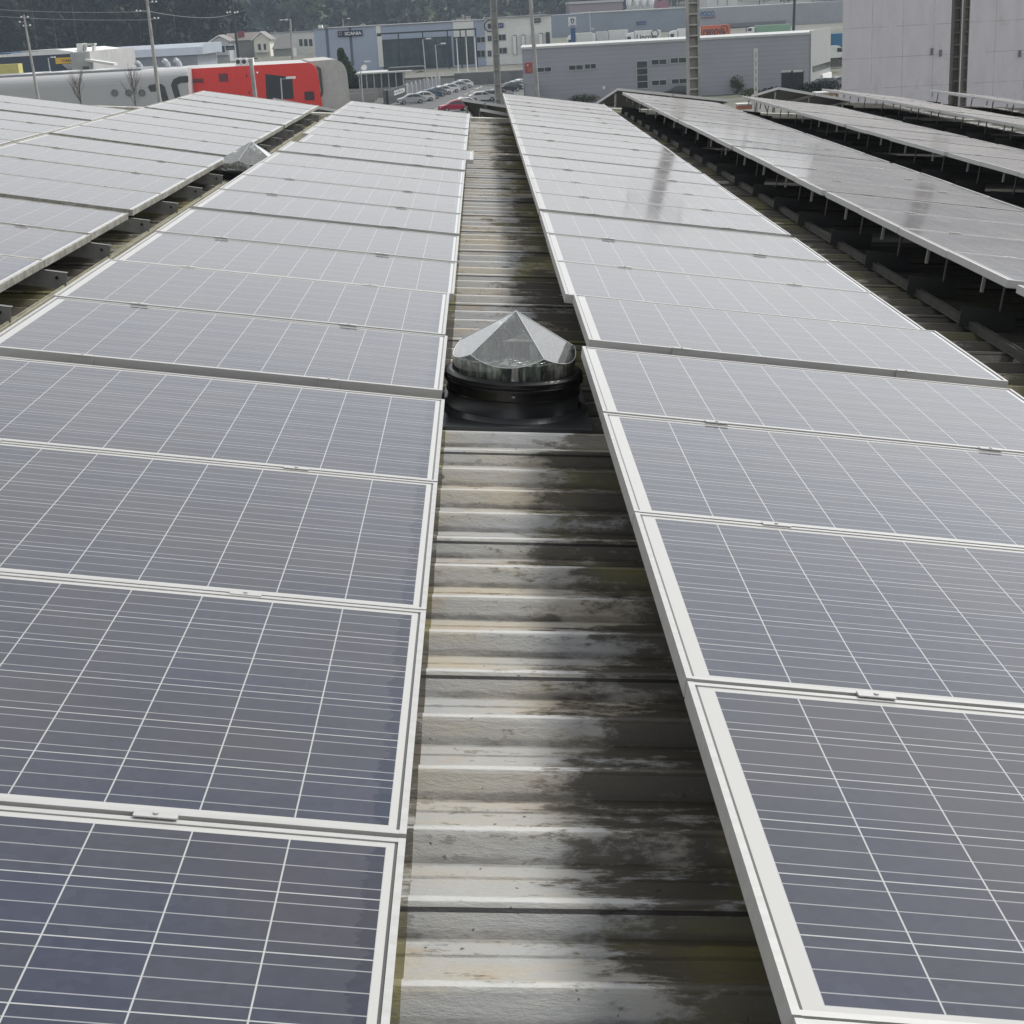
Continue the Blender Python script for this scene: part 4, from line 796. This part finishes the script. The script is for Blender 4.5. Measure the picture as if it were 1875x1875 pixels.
# ------------------------------------------------------------------ canteen, gate wall, fence near the road
t = thing('canteen', tuple(gr(720, 170)), 'low dark glazed pavilion with thin flat roof and satellite dish', 'building')
p0 = gr(655, 172); Y = 262; a, b = at(655, 136, Y), at(742, 131, Y); mb = MB(); mb.box(a.x, b.x, Y, Y+10, GZ, GZ+1.5); mb.part('plinth_wall', M_('coping'), t)
zr = at(700, 134, Y).z; mb = MB(); mb.box(a.x-.3, b.x+1, Y-1, Y+10, zr, zr+.22); mb.cur = 1; mb.box(a.x+5, a.x+11, Y+2, Y+8, zr+.22, zr+.7); mb.part('roof', [M_('roof_trim'), M_('mullion')], t)
mb = MB(); mb.box(a.x+.2, b.x-.5, Y+.1, Y+9.8, GZ+1.5, zr); mb.part('glazing', winm, t)
mb = MB()
for i in range(7): q = a.x+.2+(b.x-a.x-.6)*i/6; mb.box(q-.09, q+.09, Y-.02, Y+.1, GZ+1.5, zr)
mb.part('mullion', M_('grey_paint'), t)
c_ = at(667, 124, Y+4); mb = MB(); mb.lathe([(0, 0), (.3, .05), (.5, .18)], (0, 0, 0), 14, Matrix.Translation(c_) @ Matrix.Rotation(1.3, 4, 'X')); mb.part('satellite_dish', whitel, t, smooth=True)
mb = MB(); mb.box(gr(640, 176).x, gr(705, 172).x, 246, 246.3, GZ, GZ+1.5); mb.box(gr(640, 176).x, gr(705, 172).x, 252, 252.3, GZ, GZ+1.9); mb.top('yard_wall', M_('coping'), 'plain grey yard wall in front of the glazed pavilion', 'wall')
a = gr(712, 192); b = gr(744, 180); t = thing('gate_wall', tuple(a), 'black entrance wall with white block lettering by the parked cars', 'wall')
d = (b-a).normalized(); nn_ = V((d.y, -d.x, 0)); mb = MB(); H = 2.1
mb.prism([a, b, b-nn_*.3, a-nn_*.3], (0, 0, H)); e = gr(706, 189.5); mb.prism([a, a-nn_*.3, e-nn_*.3+V((0, .3, 0)), e], (0, 0, H)); mb.part('wall', M_('black_wall', (.03, .032, .035), rough=.4), t)
text_part('ODOCOON', whitel, t, a+d*((b-a).length*.30)+V((0, 0, 1.05)), a+d*((b-a).length*.92)+V((0, 0, 1.05)), n=nn_, h=.72, bold=.02, ext=.04)
t = thing('picket_fence', tuple(gr(748, 178)), 'pale grey slatted fence running behind the parked cars', 'fence')
a = gr(747, 179); b = gr(812, 159); mb = MB(); pm2 = MB(); nseg = 9
for i in range(nseg+1):
    q = a.lerp(b, i/nseg); pm2.box(q.x-.12, q.x+.12, q.y-.12, q.y+.12, GZ, GZ+2.3)
    if i < nseg:
        q2 = a.lerp(b, (i+1)/nseg)
        for k in range(14): s_ = q.lerp(q2, (k+.5)/14); mb.box(s_.x-.045, s_.x+.045, s_.y-.03, s_.y+.03, GZ+.2, GZ+1.9)
mb.part('slat_panel', M_('grey_paint'), t); pm2.part('post', whitel, t)
# road markings
mk = M_('road_paint', (.55, .55, .53)); mb = MB()
c0 = gr(856, 157); pts = [gr(px, py) for px, py in ((838, 150), (858, 151), (874, 153), (884, 156), (880, 160), (868, 163))]
for i in range(len(pts)-1):
    a, b = pts[i], pts[i+1]; d = (b-a).normalized(); nn_ = V((-d.y, d.x, 0))*.12; mb.add([q+V((0, 0, .03)) for q in (a-nn_, b-nn_, b+nn_, a+nn_)], [(0, 1, 2, 3)])
for i in range(9):
    a = gr(795+i*11, 201-i*5.4); b = gr(801+i*11, 198.2-i*5.4); d = (b-a).normalized(); nn_ = V((-d.y, d.x, 0))*.08; mb.add([q+V((0, 0, .03)) for q in (a-nn_, b-nn_, b+nn_, a+nn_)], [(0, 1, 2, 3)])
mb.top('road_marking', mk, kind='structure')
# ------------------------------------------------------------------ poles, lamps, wires
conc = weathered('concrete_pole', (.40, .395, .375), .8, 0, .6, 2, (1, 1, .5), (.13, .125, .115))
def lattice_pole(px, py, Y, wpx, label, step, ztop, shade=None, rough_w=None):
    a = at(px, py, Y); zg = gheight(a.x, Y); w0 = wpx*Y/FPX; x = a.x
    t = thing('concrete_pole', (x, Y, zg), label, 'utility pole'); mt = shade or conc
    mb = MB(); leg = w0*.17
    for s in (-1, 1): mb.box(x+s*(w0/2-leg/2)-leg/2, x+s*(w0/2-leg/2)+leg/2, Y, Y+w0*.9, zg, ztop)
    mb.box(x-w0*.33, x+w0*.33, Y+w0*.42, Y+w0*.5, zg, ztop)
    k = 0; z = zg+.3
    while z < ztop: mb.box(x-w0*.33, x+w0*.33, Y+.004, Y+w0*.41, z, z+.07); z += step
    mb.part('shaft', mt, t)
    mb = MB(); mb.box(x-1.2, x+1.2, Y-.06, Y+.06, ztop-.5, ztop-.3); ca = mb.part('crossarm', galv, t)
    for s in (-1.1, 0, 1.1): q = MB(); q.lathe([(.05, 0), (.12, .05), (.05, .1), (.12, .15), (.04, .25)], (x+s, Y, ztop-.3), 8); q.part('insulator', whitel, ca)
    return V((x, Y, ztop))
pa = lattice_pole(1270.5, 120, 60, 23, 'thick ladder-like concrete pole rising in front of the grey metal hall', .405, CAM.z+3.4)
pb = lattice_pole(1751, 100, 60, 15, 'dark concrete pole in front of the pale concrete building, left of the pair', .46, CAM.z+3.6, weathered('dark_conc', (.10, .098, .085), .8, 0, .6, 3))
pc = lattice_pole(1768, 100, 60.6, 10, 'slimmer notched concrete pole in front of the pale concrete building, right of the pair', .46, CAM.z+3.6, weathered('dark_conc2', (.16, .155, .135), .8, 0, .6, 3))
pd = lattice_pole(909, 110, 120, 12.5, 'concrete lattice pole standing at the road beside the showroom', 1.1, CAM.z+4, weathered('mid_conc', (.38, .38, .365), .8, 0, .5, 2))
def pole(px, pyb, pyt, pxt, Y, r0, r1, label, zb=None, mt=None, lamps=(), ins=(), name='utility_pole', cat='utility pole'):
    a = at(px, pyb, Y); zg = gheight(a.x, Y) if zb is None else zb; b = at(pxt, pyt, Y); t = thing(name, (a.x, Y, zg), label, cat)
    k = (b.x-a.x)/(b.z-a.z) if abs(b.z-a.z) > .1 else 0; k = max(-.03, min(.03, k)); zt_ = b.z if pyt > 2 else b.z+3
    x_ = lambda z_: a.x+k*(z_-a.z)
    mb = MB(); mb.tube([(x_(zg), Y, zg), (x_(zt_), Y, zt_)], r0, 10, r1); mb.part('shaft', mt or conc, t)
    for (lx, ly) in lamps:
        q = at(lx, ly, Y); mb = MB(); mb.tube([(x_(min(q.z, zt_)), Y, min(q.z, zt_)-.1), (q.x, Y, q.z)], .045, 6); arm = mb.part('arm', galv, t)
        s = 1 if q.x > x_(q.z) else -1; mb = MB(); mb.box(q.x-.1 if s > 0 else q.x-.75, q.x+.75 if s > 0 else q.x+.1, Y-.18, Y+.18, q.z-.08, q.z+.12); mb.part('lamp_head', whitel, arm)
    for (lx, ly) in ins:
        q = at(lx, ly, Y); mb = MB(); mb.tube([(x_(q.z), Y, q.z-.05), (q.x, Y, q.z-.05)], .04, 5); ar = mb.part('crossarm', galv, t)
        mb = MB(); rr = .9*Y/FPX; mb.lathe([(rr*.6, -rr*1.6), (rr*1.7, -rr), (rr*1.9, 0), (rr*1.4, rr*1.2), (rr*.3, rr*1.8)], (q.x, Y, q.z), 10); mb.part('insulator', whitel, ar)
    return V((x_(zt_), Y, zt_))
p1 = pole(292, 185, 0, 269, 150, .22, .12, 'tall slightly tapering pole crossing the grey rounded building', ins=((250, 19.5), (257, 20), (283, 33), (290, 33), (279, 3), (286, 3)))
p2 = pole(62, 135, 27, 43, 225, .26, .12, 'grey pole with white insulators before the dark blue store', ins=((39, 31), (51, 31), (36, 40), (55, 46), (43, 47)))
p3 = pole(437, 105, 0, 424, 300, .26, .2, 'thin dark pole among the houses, left of the cream house', ins=((416, 23), (421, 22), (430, 23), (435, 22)), mt=M_('mullion'))
p4 = pole(536, 110, 35, 532, 290, .26, .16, 'grey street lamp pole right of the cream house', lamps=((526, 36), (520, 36.3)), name='street_lamp', cat='street lamp')
p5 = pole(467, 175, 108, 459, 200, .30, .26, 'short weathered pole stub before the red facade', ins=((471, 133),))
p6 = pole(978, 90, 0, 971, 170, .24, .20, 'mottled pole in front of the white wall of the showroom')
p7 = pole(517, 185, 143, 514, 150, .07, .06, 'slim street lamp before the dark gate of the red building', mt=M_('grey_paint'), lamps=((526, 143),), name='street_lamp', cat='street lamp')
pole(780, 140, 72, 774, 262, .10, .08, 'slim street lamp with head to the right, left of the pair at the showroom', mt=M_('grey_paint'), lamps=((781, 71),), name='street_lamp', cat='street lamp')
pole(802, 145, 82, 797, 270, .10, .08, 'slim street lamp with head to the right, right of the pair at the showroom', mt=M_('grey_paint'), lamps=((808, 80),), name='street_lamp', cat='street lamp')
pole(665, 192, 122, 660, 225, .09, .07, 'slim lamp post standing left of the black gate wall', mt=M_('grey_paint'), lamps=((668, 113),), name='street_lamp', cat='street lamp')
pole(93, 138, 106, 88, 300, .12, .1, 'small bent grey lamp post on the dark blue store', mt=M_('grey_paint'), lamps=((94, 105),), name='street_lamp', cat='street lamp')
pole(1453, 55, 0, 1455, 330, .30, .28, 'dark grey mast above the hall roof, left of the concrete building', mt=M_('mullion'))
pole(629, 60, 34, 630, 420, .12, .1, 'small twin lamp post above the showroom roof', mt=M_('grey_paint'), lamps=((636, 34),), name='street_lamp', cat='street lamp')
pole(1081, 60, 20, 1079, 430, .12, .1, 'thin lamp post above the truck park by the round lamp', mt=M_('grey_paint'), lamps=((1083, 53),), name='street_lamp', cat='street lamp')
def wire(a, b, sag, label):
    mb = MB(); pts = [a.lerp(b, i/16)-V((0, 0, sag*4*(i/16)*(1-i/16))) for i in range(17)]; mb.tube(pts, .022, 4)
    mb.top('power_line', M_('wire', (.35, .36, .37)), label, 'cable', 'power lines')
wire(at(-150, -6, 200), p1-V((0, 0, 1.2)), .8, 'highest thin cable crossing the dark wood at upper left')
wire(at(-150, 3, 200), at(274, 21, 150), .5, 'middle thin cable crossing the dark wood at upper left')
wire(at(-150, 14, 200), at(278, 36, 150), .5, 'lowest thin cable crossing the dark wood at upper left')
wire(at(274, 21, 150), at(424, 26, 300), .6, 'thin cable between the two tall poles before the wood')

# ------------------------------------------------------------------ vegetation
def leafmat(name, c1, c2, sc=.25):
    mt, n, b = newmat(name); tc = N(n, 'ShaderNodeTexCoord').outputs['Object']
    n.links.new(mixc(n, ramp(n, noise(n, tc, sc, 4, .6), .36, .64), c1, c2), b.inputs['Base Color']); b.inputs['Roughness'].default_value = .75; b.inputs['Specular IOR Level'].default_value = .2
    return mt
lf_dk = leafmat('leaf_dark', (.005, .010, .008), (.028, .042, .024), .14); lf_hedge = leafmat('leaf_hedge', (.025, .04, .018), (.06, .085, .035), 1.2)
lf_ol = leafmat('leaf_olive', (.06, .07, .03), (.11, .12, .05), .8); barkm = weathered('bark', (.12, .105, .09), .9, 0, .5, 2)
def leaves(mb, c, R, n, s, rnd, flat=1.0):
    for _ in range(n):
        while True:
            q = V((rnd.uniform(-1, 1), rnd.uniform(-1, 1), rnd.uniform(-1, 1)))
            if .25 < q.length < 1: break
        p = V((c[0]+q.x*R[0], c[1]+q.y*R[1], c[2]+q.z*R[2])); a = V((rnd.gauss(0, 1), rnd.gauss(0, 1), rnd.gauss(0, 1)*flat)).normalized(); b = a.cross(V((rnd.gauss(0, 1), rnd.gauss(0, 1), rnd.gauss(0, 1)))).normalized()
        k = s*rnd.uniform(.6, 1.3); mb.add([p-a*k, p+b*k*.6, p+a*k, p-b*k*.6], [(0, 1, 2, 3)])
def wood(name, label, X0, X1, Y0, Y1, num, hmin, hmax, leaf, ls, mt, seed, dens=110, zfun=gheight):
    rnd = random.Random(seed); mb = MB()
    for i in range(num):
        x, y = rnd.uniform(X0, X1), rnd.uniform(Y0, Y1); z = zfun(x, y); h = rnd.uniform(hmin, hmax); rr = h*rnd.uniform(.13, .2)
        mb.cur = 1; mb.tube([(x, y, z), (x+rnd.uniform(-.6, .6), y, z+h*.85)], .28, 5, .08, False); mb.cur = 0
        for k in range(5):
            c = (x+rnd.uniform(-1, 1)*rr*.7, y+rnd.uniform(-1, 1)*rr*.7, z+h*(.30+.15*k)); leaves(mb, c, (rr*(1.15-.13*k), rr*(1.15-.13*k), h*.13), int(dens/5), ls, rnd)
    mb.top(name, [mt, barkm], label, 'wood', None, 'stuff')
wood('eucalyptus_wood', 'dense dark green eucalyptus wood filling the upper left', at(-120, 60, 520).x, at(395, 60, 520).x, 500, 590, 210, 20, 27, 0, 1.3, lf_dk, 3, 150)
wood('hillside_wood', 'hazy blue-green wooded hillside behind the showroom', at(330, 40, 900).x, at(1080, 20, 900).x, 720, 1100, 520, 13, 24, 0, 2.6, leafmat('leaf_far', (.025, .045, .042), (.10, .125, .075), .03), 5, 60)  # far leaves coloured lighter, painting in part of the haze
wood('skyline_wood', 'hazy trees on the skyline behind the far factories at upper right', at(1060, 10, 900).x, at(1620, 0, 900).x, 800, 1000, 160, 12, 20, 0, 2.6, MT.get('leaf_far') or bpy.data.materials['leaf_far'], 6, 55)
def shrub(px, py, Yz, R, n, s, mt, label, name='shrub', cat='shrub', z=None, group=None):
    p = gr(px, py, z if z is not None else GZ); rnd = random.Random(int(px*7+py)); t = thing(name, tuple(p), label, cat, group)
    mb = MB(); leaves(mb, (p.x, p.y, p.z+R[2]*.95), R, n, s, rnd)
    for _ in range(4): leaves(mb, (p.x+rnd.uniform(-.6, .6)*R[0], p.y, p.z+R[2]*rnd.uniform(.6, 1.5)), (R[0]*.5, R[1]*.5, R[2]*.45), n//5, s, rnd)
    mb.part('crown', mt, t); mb = MB()
    for k in range(3): mb.tube([(p.x, p.y, p.z), (p.x+rnd.uniform(-.4, .4)*R[0], p.y, p.z+R[2])], .06, 5, .03)
    mb.part('trunk', barkm, t)
# tall conical hedge tree behind the white end wall
p = gr(648, 178); rnd = random.Random(4); t = thing('cypress_tree', tuple(p), 'dark conical evergreen right behind the white rounded end wall', 'tree'); mb = MB()
for k in range(14): zz = k/13; leaves(mb, (p.x-1.6*zz, p.y, p.z+.5+6.9*zz), (2.6*(1-zz*.78), 2.2*(1-zz*.7), .8), 420, .20, rnd)
mb.part('crown', lf_hedge, t); mb = MB(); mb.tube([tuple(p), (p.x-1, p.y, p.z+6)], .2, 6, .08); mb.part('trunk', barkm, t)
shrub(616, 178, 0, (1.7, 1.2, 1.4), 700, .16, lf_ol, 'bushy shrub at the foot of the white rounded end wall')
shrub(600, 184, 0, (2.0, 1, .5), 400, .14, lf_dk, 'low dark shrub bed before the white rounded end wall')
shrub(483, 185, 0, (2.0, 1.4, 1.1), 700, .14, lf_ol, 'olive green shrub left of the dark gate of the red building')
shrub(717, 172, 0, (1.5, 1.2, 1.0), 500, .14, lf_dk, 'round dark shrub behind the black gate wall')
shrub(772, 152, 0, (1.9, 1.5, 1.2), 600, .15, lf_dk, 'round dark bush by the fence next to the white van')
shrub(1070, 187, 0, (2.2, 1, .55), 420, .12, lf_ol, 'weedy bush before the hall, left of the far tilted panel')
shrub(1350, 172, 0, (1.1, 1, 1.3), 330, .12, lf_ol, 'tall weedy shrub before the hall, left of the slotted post')
shrub(1372, 176, 0, (1.5, 1, .55), 330, .12, lf_ol, 'weedy shrub right beside the slotted white post')
shrub(1440, 178, 0, (4.0, 1.6, .75), 1300, .13, lf_dk, 'wide dark hedge clump below the black roller door')
shrub(1500, 173, 0, (3.2, 1.6, .9), 1100, .13, lf_dk, 'wide dark hedge clump between the hall and the concrete building')
for i, px in enumerate((789, 808, 822)): shrub(px, 119, 0, (1.2, 1, 1.2), 350, .16, lf_dk, ['left', 'middle', 'right'][i]+' of three round bushes before the showroom glass', z=GL2, group='round bushes before the showroom')
shrub(449, 118, 0, (3.4, 2.5, 4.0), 1800, .30, leafmat('leaf_brown', (.05, .052, .025), (.10, .09, .045), .3), 'large olive-brown tree between the two gabled houses', 'garden_tree', 'tree', z=GZ+2)
shrub(514, 96, 0, (2.3, 2, 1.9), 900, .26, lf_dk, 'round dark tree beside the grey-roofed outbuilding', 'garden_tree', 'tree', z=GZ+3)
shrub(400, 118, 0, (2.6, 2, 1.9), 900, .26, lf_dk, 'dark garden shrubbery below the pale grey house', z=GZ+2)
shrub(372, 116, 0, (2.6, 2, 1.7), 800, .26, lf_hedge, 'green hedge left of the pale grey house', z=GZ+2)
shrub(240, 92, 0, (5, 3, 3), 1200, .45, lf_hedge, 'light green bushy tree behind the long light-blue shed', 'garden_tree', 'tree', z=GZ+3)
def bare(px, pyb, pyt, Y, label, seed):
    rnd = random.Random(seed); a = at(px, pyb, Y); b = at(px, pyt, Y); t = thing('bare_tree', (a.x, Y, GZ), label, 'tree', 'leafless trees before the grey rounded building')
    mb = MB(); mb.tube([(a.x, Y, GZ), (a.x, Y, b.z-.4)], .06, 6, .02); tk = mb.part('trunk', barkm, t); mb = MB(); H = b.z-a.z
    for i in range(26):
        z = a.z+H*rnd.uniform(0, .85); an = rnd.uniform(0, 6.28); L = (1.0-.5*(z-a.z)/H)*rnd.uniform(.7, 1.4); e = V((a.x+math.cos(an)*L*.55, Y+math.sin(an)*L*.55, z+L*.9)); s0 = V((a.x, Y, z))
        mb.tube([s0, s0.lerp(e, .5)+V((0, 0, .12)), e+V((0, 0, .2))], .011, 4, .005)
        for _ in range(3): q = s0.lerp(e, rnd.uniform(.4, .95)); mb.tube([q, q+V((rnd.uniform(-.2, .2), rnd.uniform(-.2, .2), rnd.uniform(.2, .6)))], .006, 3, .003)
    mb.part('branch', barkm, t)
bare(149, 192, 140, 90, 'faint leafless sapling before the grey rounded building, the left one', 3)
bare(249, 200, 132, 88, 'leafless sapling between the portholes, the right one', 9)

# ------------------------------------------------------------------ haze
hm = bpy.data.materials.new('haze'); hm.use_nodes = True; n = hm.node_tree; n.nodes.clear(); o_ = N(n, 'ShaderNodeOutputMaterial'); pv = N(n, 'ShaderNodeVolumePrincipled')
pv.inputs['Color'].default_value = (.70, .84, 1, 1); pv.inputs['Density'].default_value = .00021; pv.inputs['Anisotropy'].default_value = .2; n.links.new(pv.outputs[0], o_.inputs['Volume'])
mb = MB(); mb.box(-1700, 1700, -70, 3300, GZ-1, CAM.z+70); mb.top('haze', hm, kind='stuff')
